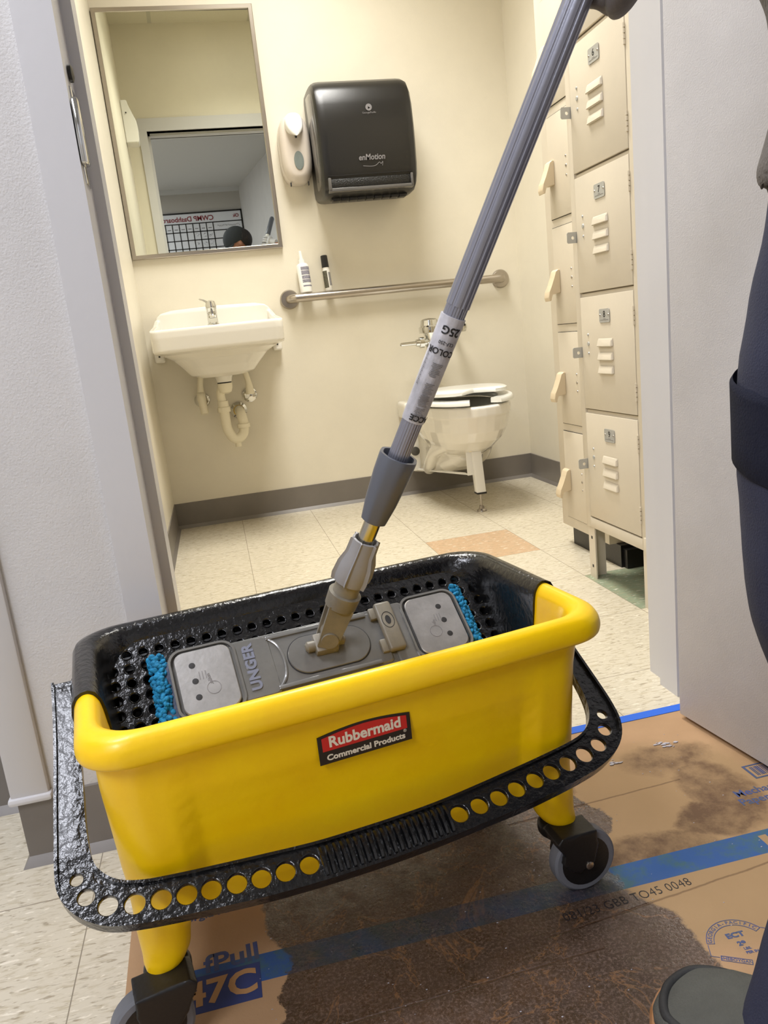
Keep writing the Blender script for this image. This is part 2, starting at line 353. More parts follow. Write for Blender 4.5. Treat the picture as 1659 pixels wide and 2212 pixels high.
# ---------------------------------------------------------------- cardboard sheet on the floor
CT = .004
def card_mat():
    m = mat('corrugated_cardboard', (190, 145, 98), .75, bump=.25, bscale=130); nt = m.node_tree; N = nt.nodes; L = nt.links; P = N['Principled BSDF']
    tc = N.new('ShaderNodeTexCoord'); O = tc.outputs['Object']; sx = N.new('ShaderNodeSeparateXYZ'); L.new(O, sx.inputs[0])
    def nz(sc, det=5, ro=.6, seed=0, dist=0):
        mp = N.new('ShaderNodeMapping'); mp.inputs['Location'].default_value = (seed, seed*.7, 0); L.new(O, mp.inputs[0])
        n = N.new('ShaderNodeTexNoise'); n.inputs['Scale'].default_value = sc; n.inputs['Detail'].default_value = det; n.inputs['Roughness'].default_value = ro; n.inputs['Distortion'].default_value = dist
        L.new(mp.outputs[0], n.inputs['Vector']); return n.outputs['Fac']
    def mth(op, a, b=None, c=None, clamp=False):
        q = N.new('ShaderNodeMath'); q.operation = op; q.use_clamp = clamp
        for i, v in enumerate((a, b, c)):
            if v is None: continue
            if isinstance(v, (int, float)): q.inputs[i].default_value = v
            else: L.new(v, q.inputs[i])
        return q.outputs[0]
    def mr(v, a, b, c=0, d=1):
        q = N.new('ShaderNodeMapRange'); q.inputs[1].default_value = a; q.inputs[2].default_value = b; q.inputs[3].default_value = c; q.inputs[4].default_value = d; L.new(v, q.inputs[0]); return q.outputs[0]
    def mix(f, a, b, mode='MIX'):
        x = N.new('ShaderNodeMix'); x.data_type = 'RGBA'; x.blend_type = mode
        if isinstance(f, float): x.inputs[0].default_value = f
        else: L.new(f, x.inputs[0])
        for k, v in ((6, a), (7, b)):
            if isinstance(v, tuple): x.inputs[k].default_value = v
            else: L.new(v, x.inputs[k])
        return x.outputs[2]
    wob = mth('MULTIPLY', mth('SUBTRACT', nz(16, 8, .68), .5), .13)
    def ell(cx, cy, rx, ry, soft=.012):
        dx = mth('DIVIDE', mth('SUBTRACT', sx.outputs[0], cx), rx); dy = mth('DIVIDE', mth('SUBTRACT', sx.outputs[1], cy), ry)
        r = mth('SQRT', mth('ADD', mth('MULTIPLY', dx, dx), mth('MULTIPLY', dy, dy)))
        return mr(mth('ADD', r, mth('MULTIPLY', wob, 1.6/min(1, 4*min(rx, ry)))), 1+soft, 1-soft)
    wet = ell(-.74, -1.90, .25, .22)
    for e in ((-.80, -1.62, .19, .22), (-.62, -1.62, .14, .10), (-.66, -1.76, .13, .10), (-.88, -2.1, .14, .3), (-.90, -1.82, .08, .10)): wet = mth('MAXIMUM', wet, ell(*e))
    damp = ell(-.32, -1.53, .07, .035, .3)
    for e in ((-.29, -1.64, .05, .09, .12), (-.33, -1.69, .07, .04, .12), (-.47, -1.73, .10, .04, .12), (-.52, -1.55, .03, .03, .12)): damp = mth('MAXIMUM', damp, ell(*e))
    damp2 = mth('MAXIMUM', ell(-.45, -1.74, .22, .16, .1), ell(-.36, -1.60, .16, .12, .15))
    # print band
    band = mth('MULTIPLY', mth('LESS_THAN', mth('ABSOLUTE', mth('SUBTRACT', sx.outputs[1], mth('ADD', -1.764, mth('MULTIPLY', sx.outputs[0], -.012)))), .0215),
               mth('GREATER_THAN', sx.outputs[0], -1.078))
    slot = mth('MULTIPLY', mth('MULTIPLY', mth('GREATER_THAN', sx.outputs[0], -.312), mth('LESS_THAN', sx.outputs[0], -.300)), mth('LESS_THAN', sx.outputs[1], -1.748))
    band = mth('MULTIPLY', band, mth('SUBTRACT', 1, slot))
    blot = mr(nz(4, 3, .6, 5), .40, .62)
    base = mix(mr(nz(5, 4, .6, 2), .3, .7), lin((184, 149, 112)), lin((166, 132, 96)))
    base = mix(mth('MULTIPLY', damp2, .6), base, lin((148, 122, 84)))
    base = mix(mth('MULTIPLY', damp, mr(nz(15, 6, .75, 31), .36, .62, .25, .95)), base, lin((92, 66, 44)))
    ink = mix(mr(nz(22, 4, .7, 8), .45, .62), lin((26, 80, 144)), lin((50, 92, 108)))
    col = mix(mth('MULTIPLY', band, .96), base, ink)
    wcol = mix(mr(nz(9, 6, .7, 3), .35, .66), lin((50, 36, 27)), lin((76, 57, 47)))
    wcol = mix(mth('MULTIPLY', mr(nz(260, 4, .8, 4), .48, .62), .75), wcol, lin((118, 98, 88)))
    vein = mth('MULTIPLY', mr(mth('ABSOLUTE', mth('SUBTRACT', nz(7, 5, .62, 11, .8), .5)), .010, .0), .6)
    wcol = mix(vein, wcol, lin((146, 104, 66)))
    wcol = mix(mth('MULTIPLY', band, mr(nz(11, 4, .7, 8), .38, .6, .3, .85)), wcol, mix(mr(nz(16, 4, .7, 18), .4, .6), lin((44, 58, 54)), lin((42, 62, 84))))
    col = mix(mth('MULTIPLY', wet, .94), col, wcol)
    # creases
    def crease(y0, sl, x0, x1):
        dcr = mth('ABSOLUTE', mth('SUBTRACT', sx.outputs[1], mth('ADD', mth('MULTIPLY', sx.outputs[0], sl), mth('ADD', y0, mth('MULTIPLY', wob, .05)))))
        return mth('MULTIPLY', mr(dcr, .0022, .0004), mth('MULTIPLY', mth('GREATER_THAN', sx.outputs[0], x0), mth('LESS_THAN', sx.outputs[0], x1)))
    cr = mth('MAXIMUM', crease(-1.773, .075, -.66, 0), mth('MAXIMUM', crease(-1.578, .04, -.62, -.33), crease(-1.845, .02, -1.0, -.6)))
    col = mix(mth('MULTIPLY', cr, .6), col, lin((84, 58, 36)))
    L.new(col, P.inputs['Base Color'])
    rg = mix(wet, (.75, .75, .75, 1), mix(mr(nz(40, 4, .7, 6), .42, .6), (.22, .22, .22, 1), (.55, .55, .55, 1)))
    L.new(rg, P.inputs['Roughness'])
    nb = nz(180, 4, .7, 9); bp = N.new('ShaderNodeBump'); bp.inputs['Distance'].default_value = .0015
    L.new(mr(wet, 0, 1, .25, .7), bp.inputs['Strength']); L.new(mth('SUBTRACT', nb, mth('MULTIPLY', cr, 1.2)), bp.inputs['Height']); L.new(bp.outputs['Normal'], P.inputs['Normal'])
    return m
M_card = card_mat()
b = NB(); out = [(-1.148, -2.6), (-1.150, -1.9), (-1.158, -1.61), (-1.165, -1.44), (-1.12, -1.395), (-.9, -1.40), (-.6, -1.398), (-.3, -1.396), (JR-.002, -1.394), (.55, -1.435), (.55, -2.6)]
out[9] = (JR+.0, -1.436)
out.insert(10, (.5, -1.44))
loft(b, [[(x, y, .0005) for x, y in out], [(x, y, CT) for x, y in out]])
card = tag(obj('cardboard_sheet', b, M_card, angle=20), 'flattened brown cardboard box sheet, stained and wet, on the floor under the yellow bucket', 'cardboard')
def ctext(name, body, size, m, x, y, rot=0, **k): return text(name, body, size, m, card, TR(x, y, CT+.0002) @ RZ(rot), ext=.00005, **k)
ctext('lettering', 'fPull', .040, M_blue, -.995, -1.724, .05, off=.001, align='RIGHT')
b = NB(); box(b, -1.105, -.996, -1.797, -1.7425, CT, CT+.0004); obj('printed_panel', b, mat('dark_blue_box_ink', (44, 58, 110), .7), card)
o = ctext('lettering', '47C', .050, mat('bare_card_letters', (176, 134, 88), .75), -1.000, -1.769, .03, off=.0015, align='RIGHT'); o.location.z += .0005
ctext('lettering', 'Georgia Pacific', .016, M_blue, -1.055, -1.638, .03, off=.0004, width=1.1)
ctext('lettering', '081/23 GBB TO45 0048', .020, M_dot, -.535, -1.797, .03, off=-.0002, width=.86, spacing=1.05)
ctext('lettering', 'Mechanical', .021, M_blue, -.234, -1.657, .0, off=.0004)
ctext('lettering', 'Paper Towel', .021, M_blue, -.232, -1.677, .0, off=.0004)
ctext('lettering', '6 E', .018, M_blue, -.235, -1.728, .0, off=.0003)
ctext('lettering', 'ECT', .0098, M_blue, -.4505, -1.8895, -.06, off=.0005, width=1.25)
ctext('lettering', '29', .0085, M_blue, -.451, -1.9025, -.06, off=.0005, width=1.15)
ctext('lettering', 'LBS.', .0048, M_blue, -.4495, -1.9105, -.1, off=.0002, width=1.1)
ctext('lettering', 'PER IN', .0048, M_blue, -.4475, -1.9165, -.1, off=.0002, width=1.1)
def ringseg(cx, cy, r0, r1, a0, a1, w=.0012):
    o = [(cx+r1*math.cos(a), cy+r1*math.sin(a)) for a in [a0+(a1-a0)*i/24 for i in range(25)]]
    o += [(cx+r0*math.cos(a), cy+r0*math.sin(a)) for a in [a1-(a1-a0)*i/24 for i in range(25)]]
    r0 += w; r1 -= w; da = w/r1
    i_ = [(cx+r1*math.cos(a), cy+r1*math.sin(a)) for a in [a0+da+(a1-a0-2*da)*i/24 for i in range(25)]]
    i_ += [(cx+r0*math.cos(a), cy+r0*math.sin(a)) for a in [a1-da-(a1-a0-2*da)*i/24 for i in range(25)]]
    return [o, i_]
ex, ey = -.452, -1.904
def rotq(cx, cy, hx_, hy_, a): return [(cx+x*math.cos(a)-y*math.sin(a), cy+x*math.sin(a)+y*math.cos(a)) for x, y in ((-hx_, -hy_), (hx_, -hy_), (hx_, hy_), (-hx_, hy_))]
bA = math.radians(-30)
curve_mesh('printed_badge', ringseg(ex, ey, .0295, .0385, math.radians(23), math.radians(160), .0008) +
           [rotq(-.4715, -1.9215, .0165, .0036, bA), rotq(-.4715, -1.9215, .0158, .0029, bA)] +
           [[(-.4885, -1.8925), (-.4877, -1.8925), (-.4938, -1.9075), (-.4862, -1.9118), (-.4865, -1.9125), (-.4948, -1.9078)]] +
           [[(-.4165, -1.8890), (-.4160, -1.8884), (-.4010, -1.8990), (-.4015, -1.8996)]], .0003, 0, M_blue, card, TR(0, 0, CT+.0002), 0)
for i, ch in enumerate('GEORGIA-PACIFIC'):
    a = math.radians(153-i*8.7); ctext('lettering', ch, .0068, M_blue, ex+.034*math.cos(a), ey+.034*math.sin(a), a-PI/2, off=.0001)
ctext('lettering', 'SHEBOYGAN', .0058, M_blue, -.4715, -1.9215, bA, off=.0001)
lo = [[(-.226, -1.633), (-.14, -1.633), (-.14, -1.597), (-.226, -1.597)], [(-.222, -1.630), (-.144, -1.630), (-.144, -1.600), (-.222, -1.600)]]
x = -.217
for i in range(16):
    w = random.choice((.0012, .002, .003)); lo.append([(x, -1.626), (x+w, -1.626), (x+w, -1.603), (x, -1.603)]); x += w+random.choice((.001, .0016, .002))
curve_mesh('printed_barcode', lo, .0003, 0, M_blue, card, TR(0, 0, CT+.0002), 0)
b = NB()
for k, (x, y) in enumerate(((-.395, -1.512), (-.30, -1.493), (-.285, -1.50))):
    for i in range(9): ico(b, (x+random.uniform(-.012, .012), y+random.uniform(-.008, .008), CT+.001), random.uniform(.001, .0035), 1, (1.6, .8, .35))
for i in range(130): ico(b, (random.uniform(-1.0, -.25), random.uniform(-2.0, -1.45), CT+.0003), random.uniform(.0004, .0011), 1, (1.4, .8, .5))
lint = tag(obj('lint_crumbs', b, mat('pale_lint', (176, 172, 178), .9)), 'pale crumbs and scraps of lint scattered over the cardboard', 'lint', kind='stuff')
b = NB(); box(b, JL+.02, JR+.001, -1.402, -1.381, CT+.0002, CT+.0010); tp = tag(obj('masking_tape', b, M_tape), 'strip of blue painter tape along the edge of the cardboard in the doorway', 'tape')

# ---------------------------------------------------------------- bucket
BC = (-.85055, -1.64525); BA = math.radians(8.83); HL, HW, HZ = .2913, .162, .383
bucket = thing('mop_bucket', 'yellow wheeled mop bucket with black wringer tray and pierced black handle', 'mop bucket', (BC[0], BC[1], 0), (0, 0, BA))
def sm(a, b, x):
    t = max(0, min(1, (x-a)/(b-a))); return t*t*(3-2*t)
def ring(dl, z, r, rec=0, K=10, sh=0):
    pts = []
    base = []
    hl, hw = HL+dl, HW+dl
    L_ = rrect(hl, hw, r, K)
    # densify straight runs
    out = []
    for i in range(len(L_)):
        p, q = L_[i], L_[(i+1) % len(L_)]; d = math.hypot(q[0]-p[0], q[1]-p[1]); n = max(1, 20 if (i % (K+1)) == K else 1)
        for j in range(n): out.append((p[0]+(q[0]-p[0])*j/n, p[1]+(q[1]-p[1])*j/n))
    for (x, y) in out:
        bow = -.005*(1-(x/hl)**2) if y < 0 else .003*(1-(x/hl)**2)
        if abs(y) > hw-r*.2: y += bow
        if rec:
            f = sm(.222, .190, abs(x))*(1 if abs(y) > hw*.5 else 0); g = 0
            y -= math.copysign(rec*f, y); x -= math.copysign(rec*g, x)
        pts.append((x+sh, y, z))
    return pts
b = NB()
lo = []
# outside from bottom up
lo.append(ring(-.075, .128, .03, sh=-.008)); lo.append(ring(-.045, .130, .035, sh=-.008)); lo.append(ring(-.024, .140, .04, .012, sh=-.008))
for z, dl, rec in ((.160, -.0190, .0135), (.21, -.0150, .0125), (.235, -.0138, .011), (.26, -.0125, .0088), (.28, -.0115, .006), (.295, -.0105, .0035), (.31, -.0098, .002), (.335, -.0080, 0), (.3455, -.0070, 0)): lo.append(ring(dl+.002, z, .04, rec, sh=-.008*sm(.345, .33, z)))
for dl, z in ((-.004, .3475), (.008, .3480), (.0135, .352), (.0150, .360), (.0135, .370), (.009, .3785), (.003, .3822), (-.003, .3828), (-.009, .379), (-.0135, .371), (-.0155, .360), (-.017, .345), (-.027, .27), (-.036, .20), (-.045, .160), (-.06, .148), (-.09, .146)): lo.append(ring(dl, z, .048))
R = loft(b, lo)
for sx_ in (-1, 1):
    for sy_ in (-1, 1):
        cxo, cyo = sx_*(HL-.030), sy_*(HW-.030)   # outer corner of leg at low level
        L2 = []
        for z, w, d, dr_ in ((.090, .012, .012, .012), (.0905, .018, .018, .003), (.096, .0225, .0225, .001), (.107, .026, .025, 0), (.137, .029, .028, 0), (.16, .036, .032, -.001), (.19, .040, .034, -.0015), (.21, .036, .030, -.006)):
            off = .0025*(.1-z)/.1
            ox = cxo - sx_*(w+.001*0) + sx_*(z-.1)*.05 + sx_*(.0225-min(w, .0225))*0
            ox = sx_*(HL-.0185+(z-.1)*.040) - sx_*w if w > .02 else sx_*(HL-.0185-.0225)
            oy = sy_*(HW-.0185+(z-.1)*.040) - sy_*d if d > .02 else sy_*(HW-.0185-.0225)
            L2.append([(ox+p[0]+sx_*dr_-.010, oy+p[1]+sy_*dr_, z) for p in rrect(w, d, min(w, d)*.97 if z < .16 else .038, 8)])
        loft(b, L2)
def fuse(name, b, m, parent, vox, it=4, xf=None):
    bmesh.ops.recalc_face_normals(b, faces=b.faces)
    me = bpy.data.meshes.new('f'); b.to_mesh(me); b.free(); t_ = bpy.data.objects.new('f', me); COL.objects.link(t_)
    rm = t_.modifiers.new('rm', 'REMESH'); rm.mode = 'VOXEL'; rm.voxel_size = vox; rm.use_smooth_shade = True
    s2 = t_.modifiers.new('sm', 'SMOOTH'); s2.factor = .5; s2.iterations = it
    dg = bpy.context.evaluated_depsgraph_get(); m4 = bpy.data.meshes.new_from_object(t_.evaluated_get(dg)); bpy.data.objects.remove(t_)
    if xf is not None: m4.transform(xf)
    return link(name, m4, m, parent, 80)
body = fuse('bucket_body', b, M_yellow, bucket, .0026, 8)
# casters
def caster(cx, cy, wx, wy, ang):
    """stem under leg at (cx,cy); wheel centre at (wx,wy)"""
    u = Vector((math.cos(ang), math.sin(ang), 0)); n = Vector((-u.y, u.x, 0)); C = Vector((wx, wy, .0475)); S0 = Vector((cx, cy, .090))
    b = NB(); lathe(b, S0+Vector((0, 0, -.016)), (0, 0, 1), [(0, .0245), (.003, .026), (.012, .026), (.017, .022)], 24)
    # hood: plate profile in (u,z) plane relative to wheel centre
    s = -1 if (S0-C).dot(u) < 0 else 1; q = abs((S0-C).dot(u))
    prof = [(-.013, .043), (-.015, .026), (-.008, .002), (.012, -.008), (.024, -.004), (.036, .010), (q+.016, .022), (q+.023, .034), (q+.022, .043)]
    for sg in (-1, 1):
        loft(b, [[C+u*(s*a)+n*(sg*.0115)+Vector((0, 0, z)) for a, z in prof], [C+u*(s*a)+n*(sg*.0195)+Vector((0, 0, z)) for a, z in prof]])
    pr2 = [(-.013, .036), (-.014, .046), (q+.018, .047), (q+.025, .040), (q+.022, .030), (q+.016, .038)]
    loft(b, [[C+u*(s*a)+n*(-.019)+Vector((0, 0, z)) for a, z in pr2], [C+u*(s*a)+n*.019+Vector((0, 0, z)) for a, z in pr2]])
    c = fuse('caster', b, M_blackd, bucket, .0016, 3)
    b = NB(); lathe(b, C-n*.0105, n, [(0, .034), (.0005, .040), (.003, .0430), (.010, .0435), (.018, .0430), (.0205, .040), (.021, .034)], 40); w = obj('wheel', b, M_rub, c)
    b = NB(); lathe(b, C-n*.0112, n, [(0, .012), (.0005, .0335), (.0219, .0335), (.0224, .012)], 32); obj('hub', b, M_blackd, w)
    b = NB(); lathe(b, C-n*.0215, n, [(0, .004), (.001, .0055), (.042, .0055), (.043, .004)], 12); obj('axle_bolt', b, M_steel, w)
cf = (HL-.041, HW-.041)
caster(cf[0]-.010, -cf[1], .2555, -.150, math.radians(0-4)); caster(-cf[0]-.010, -cf[1], -.284, -.150, math.radians(3))
caster(cf[0], cf[1], .222, .118, math.radians(30)); caster(-cf[0], cf[1], -.215, .10, math.radians(10))
# label
yw = -(HW-.0095+.005)-.0016
lw, lh = .0535, .0155
lp = []
def labelshape(hx, h0, h1, arch, r=.003):
    p = [(-hx, h0), (hx, h0), (hx, h1)]; p += [(hx-2*hx*i/16, h1+arch*math.sin(PI*i/16)) for i in range(1, 16)]; return p+[(-hx, h1)]
LB = TR(-.016, yw, .3045) @ RX(PI/2)
lab = curve_mesh('brand_label', [labelshape(lw, -.0185, .0135, .0055)], .0006, .0004, M_blk, bucket, LB, 30)
curve_mesh('red_panel', [labelshape(.049, -.0035, .0115, .0050)], .0006, .0002, M_red, lab, TR(0, -.0008, 0) @ LB, 30)
text('lettering', 'Rubbermaid', .0172, M_wht, lab, TR(0, -.0016, 0) @ LB @ TR(0, .0057, 0), ext=.0002, off=.0005, width=1.0)
text('lettering', 'Commercial Products', .0092, M_wht, lab, TR(0, -.0012, 0) @ LB @ TR(0, -.0118, 0), ext=.0002, off=.0003, width=1.12)
text('lettering', '\u00ae', .005, M_wht, lab, TR(0, -.0012, 0) @ LB @ TR(.046, -.0062, 0), ext=.0001)
# wringer tray
b = NB()
lo = [ring(d, z, .05) for d, z in ((-.030, .24), (-.0165, .325), (-.0165, .345), (-.0158, .3475), (.0145, .3455), (.0168, .352), (.0172, .362), (.0155, .373), (.0105, .382), (.0035, .3855), (-.0035, .3862), (-.0105, .3825), (-.016, .373), (-.019, .358), (-.021, .33), (-.034, .24))]
loft(b, lo + [lo[0]], cap=False)
bmesh.ops.remove_doubles(b, verts=b.verts, dist=1e-6)
g = b.verts[:]+b.edges[:]+b.faces[:]
rr = bmesh.ops.bisect_plane(b, geom=g, plane_co=(0, -.043, 0), plane_no=(0, 1, 0), clear_inner=True)
bmesh.ops.holes_fill(b, edges=[e for e in b.edges if e.is_boundary], sides=0)
tray = obj('wringer_tray', b, M_black, bucket, angle=45)
TH = math.radians(42); TO = Vector((0, .132, .352)); TM = TR(*TO) @ RX(TH)     # tray plane: x = u, y up-slope, z normal
xo = HL-.0165; yt = .030; yb_ = -.315
xo = .2715
plate = [(-.258, yb_), (.258, yb_), (xo, -.06), (xo, yt-.012), (xo-.012, yt), (-xo+.012, yt), (-xo, yt-.012), (-xo, -.06)]
hl_ = []
for j in range(11):
    for i in range(26):
        if j > 5 and i in (0, 25): continue
        hl_.append(circ(-.2640+i*.0211, -j*.0208, .0066, 14))
curve_mesh('sieve_plate', [plate]+hl_, .003, .0008, M_black, bucket, TM @ TR(0, 0, -.0024), 40)
b = NB()
for j in range(11):
    for i in range(26):
        cx_, cy_ = -.2640+i*.0211, -j*.0208
        if j > 0 and 3 <= i <= 22: continue
        l1 = [(cx_+.0080*math.cos(a), cy_+.0080*math.sin(a), -.0006) for a in [2*PI*k/14 for k in range(14)]]
        l2 = [(cx_+.0074*math.cos(a), cy_+.0074*math.sin(a), .0012) for a in [2*PI*k/14 for k in range(14)]]
        l3 = [(cx_+.0064*math.cos(a), cy_+.0064*math.sin(a), .0004) for a in [2*PI*k/14 for k in range(14)]]
        l4 = [(cx_+.0060*math.cos(a), cy_+.0060*math.sin(a), -.010) for a in [2*PI*k/14 for k in range(14)]]
        loft(b, [l1, l2, l3, l4], cap=False)
obj('sieve_collars', b, M_black, bucket, xf=TM)
b = NB(); xs = .262
for x0, x1, y0_, y1_, z0_, z1_ in ((-xs, xs, -.315, -.02, -.055, -.050), (-xs, xs, -.02, .0, -.055, -.006), (-xs, -xs+.003, -.315, -.01, -.052, -.006), (xs-.003, xs, -.315, -.01, -.052, -.006)): box(b, x0, x1, y0_, y1_, z0_, z1_)
obj('sieve_shade_backing', b, M_blackd, bucket, xf=TM)  # added black backing, stands in for the shade inside the sieve holes
# bail handle, from points measured in its own tilted plane (u across, r down from the hinge)
HB = Matrix(((1, 0, 0, 0), (0, .8459, -.5333, .05), (0, .5333, .8459, .345), (0, 0, 0, 1))) # x=u, y=-r direction, z = normal
holes = [(-.3291, .2209), (-.3206, .2409), (-.3018, .2557), (-.2771, .2621), (-.2521, .2661), (-.2276, .2699), (-.2036, .273), (-.1781, .2758), (-.1533, .2788), (-.1281, .2805), (-.1025, .2817)]
holesR = [(.0732, .2823), (.0993, .2807), (.1252, .2794), (.1502, .2764), (.1765, .2736), (.2008, .2707), (.226, .2673), (.2519, .2635), (.2765, .2574), (.2955, .2421), (.3045, .2223)]
holes = [(-.3275, .2209)] + holes[1:]
outer = [(-.331, -.022), (-.333, .03), (-.336, .08), (-.340, .13), (-.3435, .18), (-.3455, .21), (-.3440, .231), (-.3345, .2505), (-.3200, .2655), (-.3010, .2765), (-.2750, .2830), (-.2400, .2885), (-.2000, .2935), (-.15, .299), (-.0946, .3025), (-.04, .3042), (0, .3045), (.05, .3035), (.10, .301), (.15, .2985), (.20, .2935), (.24, .288), (.268, .2815), (.292, .2705), (.309, .2555), (.319, .237), (.3225, .216), (.3235, .19), (.323, .13), (.3225, .08), (.322, .03), (.321, -.022)]
inner = [(.2985, -.022), (.300, .06), (.3005, .12), (.300, .17), (.294, .205), (.283, .226), (.267, .2385), (.245, .2455), (.20, .2515), (.15, .2565), (.10, .261), (.05, .2645), (0, .2655), (-.05, .265), (-.0946, .2635), (-.15, .2585), (-.20, .2535), (-.24, .249), (-.268, .2445), (-.290, .2365), (-.305, .2225), (-.3125, .205), (-.3145, .17), (-.3125, .12), (-.3105, .06), (-.308, -.022)]
def dens(p, k=3):
    q = smooth_path([(a, b_, 0) for a, b_ in p], k); return [(v.x, -v.y) for v in q]
OO, II = dens(outer), dens(inner)
rad = [.0072, .0092, .0105] + [.0112]*8; radR = [.0112]*8 + [.0105, .0092, .0072]
hcs = [circ(x, -y, r, 24) for (x, y), r in list(zip(holes, rad))+list(zip(holesR, radR))]
slots = []
nsl = 19
for k in range(nsl):
    x = -.0850+k*(.140/(nsl-1)); yc = -(.2835+.0015*math.sin(PI*k/nsl)); slots.append([(x-.0024, yc-.0135), (x+.0024, yc-.0135), (x+.0024, yc+.0135), (x-.0024, yc+.0135)])
bail = curve_mesh('carrying_handle', [OO+II]+hcs, .005, .001, M_black, bucket, HB, 40)
# raised edge flanges, ribs of the grip
def flange(pts, w, h):
    b = NB(); P = [Vector((x, y, 0)) for x, y in pts]; L3 = []
    for i, p in enumerate(P):
        t = (P[min(i+1, len(P)-1)]-P[max(i-1, 0)]).normalized(); n = Vector((-t.y, t.x, 0))
        L3.append([p-n*w+Vector((0, 0, -h)), p+n*w+Vector((0, 0, -h)), p+n*w+Vector((0, 0, h)), p-n*w+Vector((0, 0, h))])
    loft(b, L3); return b
b = flange([(x, y) for x, y in OO], .0016, .0085); join(b, flange(II, .0016, .0075))
obj('edge_flange', b, M_black, bail, xf=HB)
b = NB()
for k in range(nsl+1):
    x = -.0885+k*(.146/nsl); yc = -(.2842+.0012*math.sin(PI*k/nsl))
    lathe(b, (x, yc, 0), (1, 0, 0), [(-.0022, .0120), (-.0014, .0150), (.0014, .0150), (.0022, .0120)], 20, fn=lambda a: 1 if True else 1)
for v in b.verts: v.co.z *= .78; v.co.y = -.2842+(v.co.y+.2842)*1.3
obj('ribbed_grip', b, M_black, bail, xf=HB)
b = NB()
for sx_, xx in ((-1, -.3075), (1, .301)):
    lathe(b, (xx+sx_*.004, .05, .349), (-sx_, 0, 0), [(0, .010), (.002, .013), (.008, .013), (.012, .008), (.028, .008)], 16)
    lathe(b, (xx-sx_*.006, .05, .352), (-sx_, 0, 0), [(0, .014), (.006, .014)], 20)
    obj('pivot_pin', b, M_blackd, bucket); b = NB()

# ---------------------------------------------------------------- flat mop standing in the tray
BM = TR(BC[0], BC[1], 0) @ RZ(BA); MM = BM @ TM
mop = thing('flat_mop', 'flat mop with blue microfibre pad and long grey handle leaning out of the bucket', 'mop')
mop.matrix_world = MM; bpy.context.view_layer.update(); MI = MM.inverted()
b = NB()
def slab(b, hx, hy, r, cx, cy, z0, z1, e=.002, k=6):
    loft(b, [[(cx+p[0], cy+p[1], z) for p in rrect(hx-d, hy-d, r, k)] for d, z in ((e, z0), (0, z0+e), (0, z1-e), (e, z1))])
slab(b, .222, .046, .012, .010, -.078, .002, .014)
pad = obj('microfibre_pad', b, mat('pad_backing', (60, 70, 92), .6, bump=.5, bscale=200), mop)
def fringe(x0, x1, sd):
    b = NB(); rnd = random.Random(sd)
    for i in range(230):
        x = rnd.uniform(x0, x1); y = rnd.uniform(-.137, -.019); z = .008+.010*math.sin(PI*(x-x0)/(x1-x0))+rnd.uniform(-.003, .003)
        vs = ico(b, (0, 0, 0), .0042, 2, (rnd.uniform(.7, 1.3), rnd.uniform(.6, 1.1), rnd.uniform(.6, 1)))
        rm = Matrix.Rotation(rnd.uniform(0, PI), 3, (rnd.random(), rnd.random(), rnd.random()))
        for v in vs: v.co = rm @ v.co + Vector((x, y, z))
    return b
obj('blue_fringe', fringe(-.2185, -.1985, 1), M_pad, pad, angle=80); obj('blue_fringe', fringe(.214, .236, 2), M_pad, pad, angle=80)
FZ = .020
b = NB(); slab(b, .205, .047, .012, .010, -.074, .013, FZ)   # base plate
# end cradles with raised rims
for cx_ in (-.152, .1735):
    L1 = rrect(.0435, .050, .018, 6); L2_ = rrect(.0405, .047, .016, 6)
    loft(b, [[(cx_+p[0], -.074+p[1], z) for p in l] for l, z in ((L1, .014), (L1, .0275), (L2_, .0275), (L2_, .021))], cap=False)
slab(b, .028, .043, .008, -.090, -.074, .014, .0245)
slab(b, .105, .040, .006, -.008, -.073, .014, .0235)
loft(b, [[(x, y, z) for x, y in ((-.118, -.118), (-.06, -.112), (.03, -.112), (.048, -.128), (.075, -.128), (.088, -.112), (.10, -.108), (.10, -.04), (-.10, -.04))] for z in (.013, .0205)])
slab(b, .016, .047, .006, .1195, -.074, .014, .0245)
tube(b, [(-.064, -.036, .024), (-.053, -.050, .024), (-.049, -.073, .024), (-.053, -.096, .024), (-.064, -.110, .024)], .0022, 8)
# long ridges
for yy in (-.036, -.110): box(b, -.066, .078, yy-.003, yy+.003, .020, .0265, .001)
fr_ = obj('mop_frame', b, M_grey, mop, angle=30)
b = NB(); L1 = [(.014+.058*math.cos(a)*(1 if abs(math.cos(a)) < 2 else 1), -.0735+.0275*math.sin(a)) for a in [2*PI*i/48 for i in range(48)]]
L1 = [(.014+(.030 if math.cos(a) > 0 else -.030)+.0275*math.cos(a), -.0735+.0275*math.sin(a)) for a in [2*PI*(i+.5)/48 for i in range(48)]]
loft(b, [[(x, y, .0225) for x, y in L1], [(x, y, .0252) for x, y in L1], [(.014+(x-.014)*.985, -.0735+(y+.0735)*.97, .0262) for x, y in L1]])
obj('oval_plate', b, M_grey, mop)
curve_mesh('oval_groove', [[(.014+(x-.014)*1.022, -.0735+(y+.0735)*1.045) for x, y in L1], L1], .0006, 0, M_ink, mop, TR(0, 0, .0238), 0)
text('lettering', 'UNGER', .0195, mat('embossed_grey', (120, 124, 140), .2, coat=.6), fr_, TR(-.0925, -.072, .0252) @ RZ(PI/2), ext=.0009, off=.0008, spacing=1.05)
